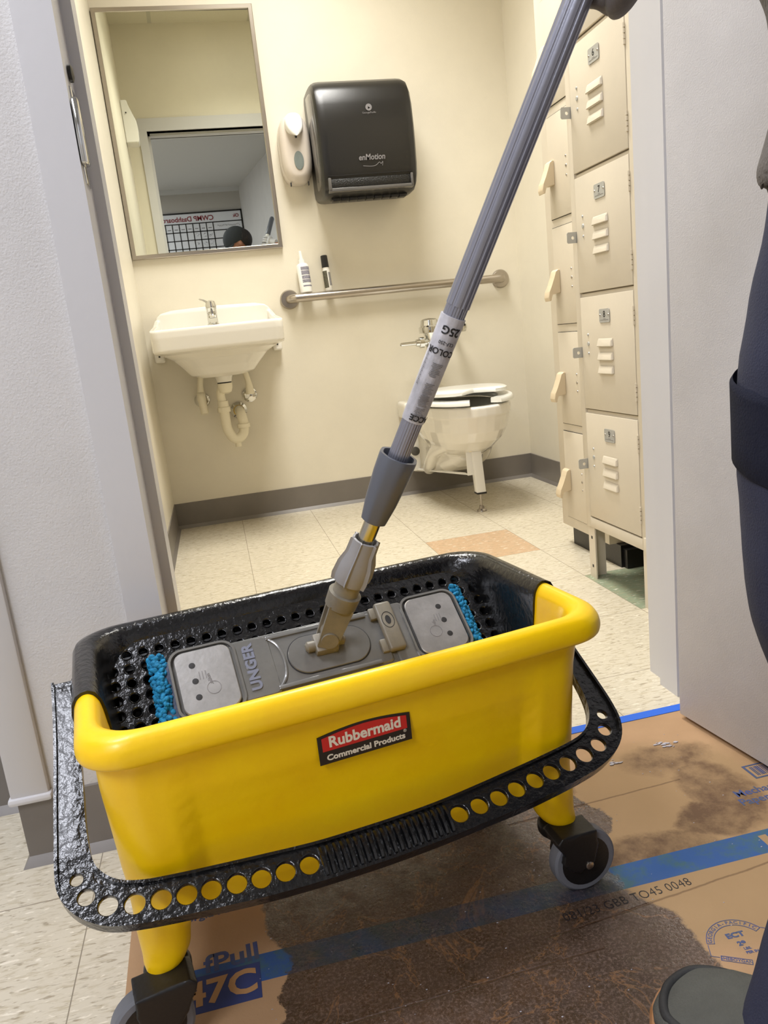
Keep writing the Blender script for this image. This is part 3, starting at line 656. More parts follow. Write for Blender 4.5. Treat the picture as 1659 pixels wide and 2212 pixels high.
for cx_, s_ in ((-.152, 1), (.1735, -1)):
    b = NB(); slab(b, .0365, .0445, .013, cx_, -.0745, .022, .0285, .001); pl_ = obj('steel_plate', b, M_steelp, mop)
    b = NB()
    for k in range(3):
        px_ = cx_-.015 if s_ > 0 else cx_+.012
        lathe(b, (px_, -.0515-k*.0225, .0285), (0, 0, 1), [(-.002, .0042), (.0002, .0042), (.0003, .0032)], 14)
    obj('plate_hole', b, M_ink, pl_)
    text('lettering', 'safe' if s_ < 0 else 'unger', .007, M_gink, pl_, TR(cx_+.004*s_, -.075, .0289) @ RZ(-PI/2*s_*.9), ext=.0001)
    curve_mesh('hand_mark', [circ(cx_+s_*.006, -.088, .009, 24), circ(cx_+s_*.006, -.088, .0084, 24)] + [[(cx_+s_*(.0-.004*i), -.073), (cx_+s_*(-.001-.004*i), -.073), (cx_+s_*(-.001-.004*i), -.062), (cx_+s_*(.0-.004*i), -.062)] for i in range(3)], .0002, 0, M_gink, pl_, TR(0, 0, .0288), 0)
b = NB(); box(b, .092, .117, -.102, -.026, .024, .035, .004, 3); box(b, .083, .094, -.048, -.030, .022, .030, .002); box(b, .083, .094, -.100, -.080, .022, .030, .002)
clip = obj('release_clip', b, M_tan, mop)
curve_mesh('clip_badge', [circ(.1045, -.056, .009, 20, .013), circ(.1045, -.056, .0082, 20, .0122), circ(.1045, -.056, .004, 12, .007)], .0004, 0, M_ink, clip, TR(0, 0, .0352), 0)
# pole geometry is laid out in the world and carried into the mop's own frame
J = Vector((-.8443, -1.5866, .345)); P1 = Vector((-.549, -1.80, 1.02)); AX = P1-J; PL = AX.length; ax = AX.normalized()
def at(t): return J+AX*t
def pole(name, prof, m, n=32, fn=None, parent=mop, ref=(-1, 0, 0)):
    b = NB(); lathe(b, J, ax, [(t*PL, r) for t, r in prof], n, True, fn, ref); return obj(name, b, m, parent, 30, MI)
px = ax.cross(Vector((0, 1, 0))).normalized(); pz = ax.cross(px)
# fork
b = NB(); nrm = (MM.to_3x3() @ Vector((0, 0, 1))).normalized(); uu = (MM.to_3x3() @ Vector((1, 0, 0))).normalized(); ss = (MM.to_3x3() @ Vector((0, 1, 0))).normalized()
A = basis(px, pz, ax, J)
for sg in (-1, 1):
    pr = [(-.013, -.014), (.013, -.014), (.0165, .05), (-.0165, .05)]
    loft(b, [[A @ Vector((a, sg*.0095, z)) for a, z in pr], [A @ Vector((a, sg*.0160, z)) for a, z in pr]])
lathe(b, J, ax, [(.045, .0155), (.062, .0172)], 28)
cyl(b, A @ Vector((0, -.0195, 0)), A @ Vector((0, .0195, 0)), .0115, n=24)
join_ = obj('swivel_fork', b, M_tan, mop, 30, MI)
b = NB(); Bq = MM @ TR(.009, -.067, 0)
box(b, -.016, .016, -.014, .014, .024, .040, .003); b.transform(Bq); lathe(b, Bq @ Vector((-.028, 0, .032)), uu, [(0, .004), (.003, .0075), (.053, .0075), (.056, .004)], 16)
box2 = NB(); box(box2, -.010, .010, -.0092, .0092, -.022, .012, .003); box2.transform(A); join(b, box2)
obj('hinge_block', b, M_tan, mop, 30, MI)
pole('socket_band', [(.060, .0175), (.061, .0210), (.088, .0222), (.089, .0175)], M_tan)
pole('socket', [(.075, .0178), (.155, .0160)], M_tan)
def lobes(k, a): return lambda th: 1+a*max(0, math.cos(k*th))**24
b = NB()
prof = [(.112, .0185), (.113, .0225), (.125, .0238), (.150, .0222), (.170, .0178), (.195, .0172), (.196, .0145), (.185, .0140)]
lathe(b, J, ax, [(t*PL, r) for t, r in prof], 120, True, lobes(6, .19), (-1, 0, 0))
obj('lock_collar', b, M_collar, mop, 40, MI)
pole('inner_tube', [(.16, .0108), (.30, .0108)], M_alub)
pole('twist_grip', [(.232, .0135), (.234, .0165), (.27, .0205), (.32, .0235), (.350, .0242), (.353, .0236), (.353, .0200), (.335, .0185)], M_grip, 48, lambda th: 1+.018*math.cos(8*th))
def rib(k, a, sharp=1): return lambda th: 1-a*(1 if math.cos(k*th) > .35 else 0)
pole('outer_tube', [(.30, .0128), (.62, .0128)], M_alu, 144, rib(24, .035))
pole('upper_tube', [(.60, .0137), (1.76, .0137)], M_alu, 96, lambda th: 1-.055*(1 if math.cos(8*th) > .72 else 0)-.02*math.cos(8*th))
pole('pole_sleeve', [(1.72, .0150), (1.80, .0150)], M_white)
pole('end_grip', [(1.795, .0165), (1.80, .0185), (1.97, .0175), (1.985, .012)], M_grip)
plb = pole('pole_label', [(.4150, .01335), (.4152, .0136), (.5840, .0147), (.5842, .0143)], M_label, 64, lambda th: 1+.012*math.sin(9*th)+.008*math.sin(23*th))
# label print: wrapped bars and characters facing the camera
def wrap(name, loops_fn, m, r):
    pass
view = (CAM-at(.5)).normalized(); ev = (view-ax*view.dot(ax)).normalized(); eh = ax.cross(ev)    # ev towards the camera, eh across
def ltext(body, t, size, hoff=0, m=M_ink, rot=PI, **k):
    o = text('lettering', body, size, m, plb, Matrix.Identity(4), ext=.0001, **k)
    RR = .0152
    for v in o.data.vertices:
        c_, s_ = math.cos(rot), math.sin(rot)
        a = v.co.x*c_-v.co.y*s_+hoff; l = v.co.x*s_+v.co.y*c_; an = a/RR
        w = at(t)+ax*l+(ev*math.cos(an)-eh*math.sin(an)*-1*-1)*(RR+v.co.z) if False else at(t)+ax*l+(ev*math.cos(an)+eh*math.sin(an)*SG)*(RR+v.co.z)
        v.co = MI @ w
    return o
SG = 1 if (eh.dot(rt) > 0) else -1
ltext('25G', .565, .013, .004, off=.0003)
ltext('CLF-250', .546, .0055, .004)
ltext('COLOR', .532, .010, .002, off=.0002)
ltext('ACCE', .425, .010, .008, off=.0003)
b = NB()
def wq(a0, a1, l0, l1, t, R_=.01525):
    vs = []
    n = 6
    top = []; bot = []
    for i in range(n+1):
        an = (a0+(a1-a0)*i/n)/R_
        for lst, l in ((bot, l0), (top, l1)):
            lst.append(b.verts.new(MI @ (at(t)+ax*l+(ev*math.cos(an)+eh*math.sin(an)*SG)*R_)))
    for i in range(n): b.faces.new((bot[i], bot[i+1], top[i+1], top[i]))
rl = random.Random(4)
for t0, rows in ((.508, 9), (.476, 12), (.455, 7), (.436, 8)):
    for k in range(rows):
        wq(-.003+rl.uniform(0, .002), .011-rl.uniform(0, .005), -k*.0019-.0008, -k*.0019, t0+.006)
for k in range(26): wq(-.0150, -.0118-(.0012 if k % 3 else 0), k*.0017, k*.0017+.0008, .475)
obj('label_print', b, M_gink, plb, 0)

# ---------------------------------------------------------------- mirror
mx0, mx1, mz0, mz1 = -1.1925+.004, -.5804, 1.1261, 2.0393
mir = thing('wall_mirror', 'rectangular mirror in a thin steel frame hanging above the sink', 'mirror', (0, 0, 0))
b = NB(); fw_ = .017
def picframe(b, x0, x1, z0, z1, y0, y1, w):
    pr = [(0, y1), (0, y0+.002), (.002, y0), (w-.002, y0), (w, y0+.004), (w, y1)]
    rings = []
    for (sx_, sz_) in ((0, 0), (1, 0), (1, 1), (0, 1)):
        rings.append([((x0+a) if sx_ == 0 else (x1-a), y, (z0+a) if sz_ == 0 else (z1-a)) for a, y in pr])
    loft(b, rings+[rings[0]], cap=False)
picframe(b, mx0, mx1, mz0, mz1, YB-.022, YB-.001, fw_); bmesh.ops.remove_doubles(b, verts=b.verts, dist=1e-6); obj('frame', b, M_steel, mir, 20)
mcx = (mx0+mx1)/2
b = NB(); box(b, mx0+.010-mcx, mx1-.010-mcx, -.003, .003, mz0+.010, mz1-.010); b.transform(TR(mcx, YB-.013, 0) @ RZ(.012)); obj('glass', b, M_mirror, mir, 0)

# ---------------------------------------------------------------- wall box on the left wall (seen in the mirror)
b = NB(); pr = [(.0, 2.21), (.038, 2.21), (.044, 2.165), (.074, 2.10), (.078, 2.06), (.074, 1.99), (.068, 1.978), (0, 1.978)]
loft(b, [[(XL+.001+a, -.98, z) for a, z in pr], [(XL+.001+a, -.86, z) for a, z in pr]]); bmesh.ops.bevel(b, geom=b.edges[:], offset=.004, segments=2, affect='EDGES')
wb = tag(obj('dispenser_box', b, M_white), 'white sloping plastic dispenser on the left wall, seen only in the mirror', 'dispenser')
b = NB(); lathe(b, (XL+.025, -.855, 2.14), (0, 1, 0), [(-.003, .004), (.0005, .004)], 10); obj('screw_hole', b, M_ink, wb)

# ---------------------------------------------------------------- paper towel dispenser
en = thing('towel_dispenser', 'black automatic paper towel dispenser on the wall above the grab bar', 'paper towel dispenser', (-.2262, 0, 0))
ep = [(YB-.002, 1.285), (.79, 1.279), (.73, 1.273), (.655, 1.276), (.622, 1.292), (.604, 1.32), (.596, 1.36), (.590, 1.44), (.590, 1.52), (.597, 1.60), (.612, 1.65), (.640, 1.684), (.68, 1.703), (.74, 1.712), (.80, 1.716), (YB-.002, 1.716)]
b = NB(); cyc, czc = .73, 1.50
def slice_(x, s): return [(x, cyc+(y-cyc)*(s if y < YB-.01 else 1), czc+(z-czc)*s) for y, z in ep]
loft(b, [slice_(-.193, .80), slice_(-.191, .9), slice_(-.184, .965), (slice_(-.172, .992)), slice_(-.155, 1), slice_(.155, 1), slice_(.172, .992), slice_(.184, .965), slice_(.191, .9), slice_(.193, .80)])
eb = obj('cover', b, M_towel, en, 30)
b = NB(); pts = [(y, z) for y, z in ep[2:-1]]
for sg in (-1, 1):
    b = NB(); loft(b, [[(sg*.1925, cyc+(y-cyc)*.78, czc+(z-czc)*.82) for y, z in pts], [(sg*.1955, cyc+(y-cyc)*.75, czc+(z-czc)*.79) for y, z in pts]])
    obj('side_window', b, M_towels, en)
b = NB(); box(b, -.160, .158, .598, .66, 1.300, 1.334, .004); obj('outlet_slot', b, mat('slot_dark', (12, 12, 12), .3, bump=1, bscale=300), en)
b = NB(); box(b, -.172, -.160, .592, .64, 1.292, 1.338, .003); box(b, .158, .168, .592, .64, 1.292, 1.338, .003); box(b, -.172, .168, .594, .64, 1.286, 1.300, .003); obj('outlet_frame', b, M_towels, en)
b = NB()
for k in range(9): box(b, -.150+k*.034, -.122+k*.034, .66, .70, 1.262, 1.276, .002)
box(b, -.155, .155, .665, .695, 1.268, 1.278); obj('tear_bar', b, M_blackd, en)
FR = RX(PI/2)
b = NB(); box(b, -.172, .168, .5935, .60, 1.3435, 1.345); obj('cover_seam', b, M_ink, en)
text('lettering', 'enMotion', .030, M_gink, eb, TR(.008, .5895, 1.402) @ FR, ext=.0006, off=.0006, shear=.15, width=.9)
text('lettering', 'GeorgiaPacific', .0095, M_gink, eb, TR(.016, .5925, 1.562) @ FR, ext=.0006)
curve_mesh('round_logo', [circ(0, 0, .0125, 28), circ(0, -.002, .006, 3)], .001, 0, M_gink, eb, TR(.016, .5925, 1.581) @ FR, 0)
tube(bb := NB(), [(-.03, .5897, 1.372), (0, .5893, 1.369), (.02, .5893, 1.371), (.036, .5893, 1.382), (.042, .5893, 1.376), (.05, .5893, 1.384), (.047, .5893, 1.369)], .0009, 6); obj('hand_symbol', bb, M_gink, eb)

# ---------------------------------------------------------------- soap dispenser
sp = thing('soap_dispenser', 'ivory push soap dispenser on the wall between mirror and towel dispenser', 'soap dispenser', (-.484, 0, 0))
def egg(cx, zc, hx, hz, y, p=2.4, n=40, top=1.0):
    out = []
    for i in range(n):
        a = 2*PI*i/n; c_, s_ = math.cos(a), math.sin(a)
        out.append((cx+math.copysign(abs(c_)**(2/p), c_)*hx, y, zc+math.copysign(abs(s_)**(2/p), s_)*hz*(top if s_ > 0 else 1)))
    return out
b = NB(); loft(b, [egg(0, 1.49, .064, .128, YB-.001, 3), egg(0, 1.49, .064, .130, YB-.05, 3), egg(0, 1.49, .060, .126, YB-.075, 3), egg(0, 1.487, .048, .108, YB-.092, 2.6), egg(0, 1.48, .036, .09, YB-.096, 2.4)])
spb = obj('housing', b, M_disp, sp, 60)
b = NB(); loft(b, [egg(0, 1.575, .036, .040, YB-.07, 2.4), egg(0, 1.577, .036, .040, YB-.105, 2.4), egg(0, 1.570, .033, .036, YB-.118, 2.2), egg(.001, 1.556, .026, .030, YB-.130, 1.8), egg(.002, 1.546, .014, .020, YB-.134, 1.6)]); obj('push_lever', b, M_white, sp, 60)
b = NB(); loft(b, [egg(.004, 1.442, .020, .036, YB-.09, 2), egg(.004, 1.442, .019, .035, YB-.099, 2), egg(.004, 1.442, .015, .031, YB-.100, 2)]); obj('level_window', b, M_soap, sp, 60)
b = NB()
for xx in (-.036, .036): b = NB(); box(b, xx-.002, xx+.002, YB-.074, YB-.06, 1.352, 1.366); obj('latch_slot', b, M_ink, sp)
b = NB(); lathe(b, (0, YB-.118, 1.533), (0, 0, -1), [(0, .005), (.012, .004)], 10); obj('nozzle', b, M_ink, sp)

# ---------------------------------------------------------------- grab bar and bottles
gb = thing('grab_bar', 'brushed steel grab bar mounted on the back wall above the toilet', 'grab bar')
b = NB(); GZ, GY = .9155, .800
tube(b, [(-.580, YB-.004, GZ), (-.580, YB-.018, GZ), (-.575, YB-.034, GZ), (-.560, GY+.003, GZ), (-.535, GY, GZ), (-.45, GY, GZ), (-.1, GY, GZ), (.23, GY, GZ), (.325, GY, GZ), (.350, GY+.003, GZ), (.365, YB-.034, GZ), (.370, YB-.018, GZ), (.370, YB-.004, GZ)], .0175, 20, 6)
obj('bar', b, M_steel, gb, 60)
for xx in (-.580, .370):
    b = NB(); lathe(b, (xx, YB-.001, GZ), (0, -1, 0), [(0, .040), (.006, .040), (.013, .036), (.014, .020)], 36); obj('flange', b, M_steel, gb)
def leanmat(x, y, z, ay, ax_=0): return TR(x, y, z) @ RY(ay) @ RX(ax_)
sb = thing('spray_bottle', 'white pump spray bottle standing at the left end of the grab bar', 'bottle', (-.507, .8175, .9337), (math.radians(-4), math.radians(-2), 0))
b = NB(); lathe(b, (0, 0, 0), (0, 0, 1), [(0, .023), (.003, .0255), (.110, .0255), (.118, .021), (.122, .013)], 28); bb_ = obj('bottle_body', b, M_white, sb)
b = NB(); lathe(b, (0, 0, .122), (0, 0, 1), [(0, .0135), (.016, .0130), (.017, .008), (.030, .0075), (.034, .007), (.048, .0065), (.050, .004)], 20); obj('pump_top', b, M_white, sb)
b = NB()
for k, (z, h) in enumerate(((.091, .014), (.072, .017), (.055, .014), (.040, .013), (.024, .006))):
    lathe(b, (0, 0, z), (0, 0, 1), [(0, .0257), (h, .0257)], 40, cap=False)
bmesh.ops.delete(b, geom=[f for f in b.faces if not (f.calc_center_median().y < -.004 and f.calc_center_median().x > -.012)], context='FACES')
obj('label_print', b, mat('lavender_grey_print', (170, 168, 182), .6, var=.35, vscale=300), bb_)
mk = thing('roll_on_bottle', 'slim bottle with black cap standing on the grab bar right of the spray bottle', 'bottle', (-.410, .8185, .9337), (math.radians(-4), math.radians(-2), 0))
b = NB(); lathe(b, (0, 0, 0), (0, 0, 1), [(0, .0150), (.002, .0160), (.084, .0155), (.090, .0135), (.098, .0135)], 24); mb_ = obj('bottle_body', b, M_white, mk)
b = NB(); lathe(b, (0, 0, .096), (0, 0, 1), [(0, .0148), (.048, .0142), (.050, .012)], 24); obj('cap', b, M_blackd, mk)
b = NB(); lathe(b, (0, 0, .012), (0, 0, 1), [(0, .0162), (.070, .0159)], 40, cap=False)
bmesh.ops.delete(b, geom=[f for f in b.faces if not (f.calc_center_median().y < .002 and -.02 < f.calc_center_median().x < .000)], context='FACES'); obj('label_print', b, mat('olive_label', (110, 106, 88), .5, var=.4, vscale=200), mb_)
b = NB(); lathe(b, (0, 0, .020), (0, 0, 1), [(0, .0162), (.055, .0159)], 40, cap=False)
bmesh.ops.delete(b, geom=[f for f in b.faces if not (f.calc_center_median().y < -.004 and f.calc_center_median().x > .004)], context='FACES'); obj('label_print', b, mat('pale_grey_print', (168, 166, 168), .6, var=.3, vscale=300), mb_)

# ---------------------------------------------------------------- sink
SX = -.903
sk = thing('wall_sink', 'white ceramic wall-hung sink with rounded back below the mirror', 'sink', (SX, 0, 0))
b = NB()
def dloop(hx, yf, yb, r, z, n=8):
    cy_ = (yf+yb)/2; return [(p[0], cy_+p[1], z) for p in rrect(hx, (yb-yf)/2, r, n)]
YK = YB-.001
lo = [dloop(.085, .60, .77, .05, .637), dloop(.125, .565, .79, .07, .650), dloop(.150, .53, .81, .08, .680), dloop(.180, .48, .83, .09, .715), dloop(.215, .43, YK, .08, .737), dloop(.238, .392, YK, .045, .745), dloop(.2405, .383, YK, .035, .752),
      dloop(.2405, .380, YK, .03, .80), dloop(.2395, .381, YK, .03, .822), dloop(.236, .385, YK, .03, .829), dloop(.228, .395, YK-.02, .04, .8295), dloop(.215, .41, YK-.10, .07, .822), dloop(.20, .43, YK-.11, .08, .79), dloop(.15, .48, YK-.14, .08, .72), dloop(.05, .56, YK-.2, .04, .690)]
loft(b, lo)
# raised back and sloping side wings
tp_ = [(-.2405, .80), (-.2405, .868), (-.232, .893), (-.214, .908), (-.17, .917), (0, .921), (.17, .917), (.214, .908), (.232, .893), (.2405, .868), (.2405, .80)]
loft(b, [[(x, YK, z) for x, z in tp_], [(x, YK-.022, z) for x, z in tp_], [(x*.985, YK-.030, min(z, .905) if z > .81 else z) for x, z in tp_]])
for sg in (-1, 1):
    w = [(YK, .80), (YK, .885), (YK-.05, .878), (YK-.20, .852), (.45, .834), (.40, .829), (.40, .80)]
    loft(b, [[(sg*.2400, y, z) for y, z in w], [(sg*.222, y, z-.001) for y, z in w]])
box(b, -.22, .22, YK-.12, YK-.01, .79, .838, .006)
for sg in (-1, 1): box(b, sg*.243-.020, sg*.243+.020, YK-.05, YK, .712, .760, .006)
sk_b = fuse('basin', b, M_ceram, sk, .0032, 4)
b = NB(); lathe(b, (.0, .70, .645), (0, 0, -1), [(0, .042), (.018, .034), (.034, .030), (.0345, .001)], 28); obj('drain_boss', b, M_ceram, sk)
b = NB(); lathe(b, (0, .70, .609), (0, 0, -1), [(-.002, .0285), (.0045, .0285)], 24); obj('drain_gasket', b, M_ink, sk)
b = NB()
for sg in (-1, 1): b = NB(); lathe(b, (sg*.243, YK-.051, .738), (0, -1, 0), [(-.002, .004), (.001, .004)], 10); obj('mounting_hole', b, M_ink, sk)
fa = thing('faucet', 'chrome single-lever faucet on the sink deck', 'faucet', (SX-.008, .735, .838))
b = NB(); lathe(b, (0, 0, 0), (0, 0, 1), [(0, .024), (.006, .024), (.010, .021), (.062, .020), (.066, .022), (.078, .022), (.094, .018), (.099, .008)], 28); obj('body', b, M_chrome, fa)
b = NB(); loft(b, [[(x, y, z) for x, z in ((-.018, .052), (.018, .052), (.016, .022), (-.016, .022))] for y in (-.01, -.06)] + [[(-.015, -.115, .028), (.015, -.115, .028), (.014, -.112, .006), (-.014, -.112, .006)]]); bmesh.ops.bevel(b, geom=b.edges[:], offset=.004, segments=2, affect='EDGES'); obj('spout', b, M_chrome, fa)
b = NB(); loft(b, [[(-.010, -.012, .085), (-.010, .012, .085), (-.010, .012, .096), (-.010, -.012, .096)], [(-.028, -.011, .098), (-.028, .011, .098), (-.028, .011, .105), (-.028, -.011, .105)], [(-.043, -.009, .104), (-.043, .009, .104), (-.044, .009, .110), (-.044, -.009, .110)]]); bmesh.ops.bevel(b, geom=b.edges[:], offset=.002, segments=2, affect='EDGES'); obj('lever', b, M_chrome, fa)
pt = thing('drain_trap', 'cream plastic drain trap curving into the wall below the sink', 'drain pipe', (SX, 0, 0))
b = NB(); lathe(b, (0, .70, .606), (0, 0, -1), [(0, .031), (.02, .029), (.036, .024), (.042, .012)], 24); obj('tail_nut', b, M_pvc, pt)
b = NB(); tube(b, [(-.012, .72, .590), (-.022, .74, .565), (-.020, .745, .53), (-.018, .745, .49)], .0175, 18); obj('tail_pipe', b, M_pvc, pt, 60)
b = NB(); tube(b, [(-.018, .745, .505), (-.018, .745, .45), (-.014, .745, .41), (.005, .745, .375), (.028, .75, .372), (.048, .757, .39), (.054, .762, .425), (.052, .765, .452), (.048, .79, .475), (.045, YB-.002, .478)], .0205, 20); obj('trap_bend', b, M_pvc, pt, 60)
b = NB(); lathe(b, (-.018, .745, .487), (0, 0, 1), [(0, .027), (.020, .026), (.022, .0225), (.045, .0215)], 24); obj('slip_nut', b, M_pvc, pt)
b = NB(); lathe(b, (.053, .762, .412), (0, 0, 1), [(0, .027), (.016, .027)], 24); obj('slip_nut', b, M_pvc, pt)
b = NB(); lathe(b, (.020, .75, .352), (0, 0, -1), [(-.01, .013), (.016, .013)], 16); obj('cleanout_plug', b, M_pvc, pt)
b = NB(); lathe(b, (.045, YB-.001, .480), (0, -1, 0), [(0, .036), (.006, .035), (.014, .024)], 30); obj('wall_flange', b, M_chrome, pt)
def stopv(x, label, handle):
    t = thing('shutoff_valve', label, 'valve', (x, 0, .540), group='shutoff valves under the sink')
    b = NB(); lathe(b, (0, YB-.001, 0), (0, -1, 0), [(0, .032), (.005, .031), (.012, .020)], 28); obj('wall_flange', b, M_chrome, t)
    b = NB(); lathe(b, (0, YB-.01, 0), (0, -1, 0), [(0, .012), (.05, .012)], 16); obj('valve_stem', b, M_chrome, t)
    if handle:
        b = NB(); tube(b, [(0, .79, .028), (0, .775, .016), (.002, .765, -.02), (.004, .757, -.052)], lambda q: .0185 if q < .5 else .0165, 16); obj('valve_cover', b, M_pvc, t, 60)
    else:
        b = NB(); lathe(b, (0, .805, 0), (0, -1, 0), [(0, .018), (.016, .020), (.02, .012)], 8); obj('valve_knob', b, M_chrome, t)
    b = NB(); s = 1 if handle else -1
    tube(b, [(0, .79, .008), (0, .785, .04), (.003*s, .782, .07), (.010*s*1.2, .78, .115), (.022*s, .775, .17)], lambda q: .0185-.0065*min(1, q*2.2), 16); obj('supply_tube', b, M_pvc, t, 60)
stopv(-1.004, 'left shutoff valve under the sink, with a cream elbow cover hanging down', True); stopv(-.803, 'right shutoff valve under the sink, with a bare chrome knob', False)

# ---------------------------------------------------------------- toilet
TX = .02
to = thing('toilet', 'white wall-hung toilet with open-front seat on an added support leg', 'toilet', (TX, 0, 0))
def tegg(yf, yb, hw, z, n=36, p=2.2):
    cy_ = yf+(yb-yf)*.56; out = []
    for i in range(n):
        a = 2*PI*i/n; c_, s_ = math.cos(a), math.sin(a)
        ry = (yb-cy_) if s_ > 0 else (cy_-yf)
        pp = 2.6 if s_ > 0 else 2.0
        out.append((math.copysign(abs(c_)**(2/p), c_)*hw, cy_+math.copysign(abs(s_)**(2/pp), s_)*ry, z))
    return out
b = NB()
loft(b, [tegg(.42, .72, .07, .205), tegg(.36, .74, .10, .225), tegg(.29, .76, .125, .255), tegg(.235, .77, .150, .29), tegg(.20, .775, .168, .33), tegg(.182, .78, .177, .37), tegg(.176, .78, .180, .388), tegg(.172, .78, .183, .392), tegg(.172, .78, .184, .425), tegg(.178, .78, .178, .431), tegg(.22, .72, .135, .430), tegg(.24, .68, .115, .41), tegg(.28, .62, .08, .33), tegg(.38, .55, .03, .28)])
box(b, -.182, .182, .70, YB-.002, .355, .432, .014, 3)
# trapway body running back to the wall
for (yy, hx0, z0, z1) in (): pass
def tsec(y, hx, z0, z1, r=.05): cz_ = (z0+z1)/2; return [(p[0], y, cz_+p[1]) for p in rrect(hx, (z1-z0)/2, r, 6)]
loft(b, [tsec(.40, .05, .20, .30, .03), tsec(.46, .075, .165, .36), tsec(.55, .095, .135, .38), tsec(.65, .105, .115, .38), tsec(.76, .115, .105, .38), tsec(YB-.002, .165, .10, .38)])
for sg in (-1, 1): tube(b, [(sg*.09, .42, .27), (sg*.112, .52, .235), (sg*.115, .60, .18), (sg*.10, .70, .135)], .028, 14)
fuse('bowl', b, M_ceram, to, .0036, 5)
# seat: open-front ring
def ringloops(yf, yb, hw, w, z0, z1, a0, a1, n=60):
    L3 = []
    for i in range(n+1):
        a = a0+(a1-a0)*i/n; c_, s_ = math.cos(a), math.sin(a); cy_ = yf+(yb-yf)*.56
        def pt_(k):
            ry = ((yb-cy_) if s_ > 0 else (cy_-yf))-k; pp = 2.6 if s_ > 0 else 2.0
            return (math.copysign(abs(c_)**(2/2.2), c_)*(hw-k), cy_+math.copysign(abs(s_)**(2/pp), s_)*ry)
        o_, m1, m2, i_ = pt_(0), pt_(.004), pt_(w-.004), pt_(w)
        L3.append([(o_[0], o_[1], z0+.003), (o_[0], o_[1], z1-.005), (m1[0], m1[1], z1), (m2[0], m2[1], z1), (i_[0], i_[1], z1-.005), (i_[0], i_[1], z0)])
    return L3
b = NB(); loft(b, ringloops(.158, .72, .188, .062, .436, .456, -PI/2+.30, 1.5*PI-.30)); obj('seat', b, M_seat, to, 50)
b = NB(); lid = [tegg(.205, .735, .178, z) for z in (.462, .466, .474)]+[tegg(.215, .725, .168, .479)]
for l in lid:
    for i, p in enumerate(l):
        y = p[1]; dip = .10*math.exp(-((p[0])/.055)**2)*(1 if y < .32 else 0); l[i] = (p[0], y+dip*(1-(y-.2)/.12 if y < .32 else 0), p[2]+.012*(.72-y)/.5)
loft(b, lid); obj('lid', b, M_seat, to, 50)
b = NB()
for sg in (-1, 1): cyl(b, (sg*.07-.02, .745, .452), (sg*.07+.02, .745, .452), .011)
obj('seat_hinge', b, M_white, to)
# steel support
sup = thing('toilet_support', 'white painted steel support bracket and leg under the toilet bowl', 'support', (TX, 0, 0))
b = NB(); A1 = Vector((-.145, .735, .128)); A2 = Vector((-.038, .345, .150))
loft(b, [[A1+Vector(v) for v in ((0, 0, 0), (.0, .03, 0), (0, .03, .006), (0, 0, .006))], [A2+Vector(v) for v in ((0, 0, 0), (.0, .03, 0), (0, .03, .006), (0, 0, .006))]])
box(b, -.165, -.128, .728, .735, .128, .33, .001); box(b, -.042, -.004, .33, .336, .150, .245, .001)
obj('bracket', b, M_white, sup)
b = NB(); lathe(b, (-.147, .729, .215), (0, -1, 0), [(0, .020), (.008, .019), (.012, .008)], 18); obj('bolt', b, mat('dark_bolt', (90, 88, 84), .5, .6), sup)
b = NB(); box(b, -.035, .020, .31, .37, .2455, .275, .006); obj('rubber_pad', b, mat('cream_pad', (222, 205, 170), .6), sup)
b = NB(); d_ = Vector((.006, -.006, -.165)); P0_ = Vector((-.002, .335, .244))
loft(b, [[P0_+Vector((x, y, 0)) for x, y in rrect(.019, .019, .003, 2)], [P0_+d_+Vector((x, y, 0)) for x, y in rrect(.0185, .0185, .003, 2)]]); obj('leg_tube', b, M_white, sup, 30)
b = NB(); box(b, -.015, .024, .309, .349, .072, .0795, .001); obj('leg_end_cap', b, M_ink, sup)
b = NB(); cyl(b, (.004, .329, .074), (.004, .329, .012), .0045, n=12); lathe(b, (.004, .329, .0), (0, 0, 1), [(0.0005, .020), (.004, .019), (.010, .011), (.022, .009), (.023, .005)], 24); obj('levelling_foot', b, M_steel, sup)

fv = thing('flush_valve', 'chrome flush valve with side lever above the toilet', 'flush valve', (0, 0, 0))
b = NB(); VX, VY = -.008, .735
lathe(b, (VX, VY, .622), (0, 0, 1), [(0, .017), (.004, .022), (.05, .024), (.055, .019), (.07, .021), (.092, .030), (.094, .046), (.100, .047), (.118, .047), (.124, .040), (.146, .036), (.152, .028), (.155, .005)], 14); obj('valve_body', b, M_chrome, fv, 30)
b = NB(); lathe(b, (VX-.012, VY, .678), (-1, 0, 0), [(0, .014), (.02, .016), (.021, .024), (.04, .024), (.041, .016), (.055, .015), (.056, .0085), (.122, .0080), (.126, .004)], 16); obj('lever', b, M_chrome, fv, 30)
b = NB(); tube(b, [(VX+.01, VY, .728), (.06, VY, .728), (.11, VY, .728)], .015, 16, 1); lathe(b, (.105, VY, .728), (1, 0, 0), [(0, .020), (.02, .024), (.045, .024), (.05, .016)], 16)
lathe(b, (.128, VY, .728), (0, -1, 0), [(-.02, .020), (.03, .020), (.031, .016), (.034, .016), (.035, .007)], 20); tube(b, [(.128, VY, .728), (.128, YB-.002, .728)], .014, 14, 1); lathe(b, (.128, YB-.001, .728), (0, -1, 0), [(0, .034), (.006, .033), (.012, .018)], 24); obj('supply_stop', b, M_chrome, fv, 30)
b = NB(); tube(b, [(VX, VY, .63), (VX, VY, .55), (VX, VY, .47), (VX, VY+.002, .43)], .0115, 16); lathe(b, (VX, VY, .43), (0, 0, 1), [(0, .024), (.02, .022), (.025, .015)], 16); obj('down_pipe', b, M_chrome, fv, 30)

# jumbo roll dispenser peeping out behind the lockers
b = NB(); lathe(b, (XR-.002, .02, .86), (-1, 0, 0), [(0, .125), (.09, .125), (.105, .115), (.11, .08)], 40)
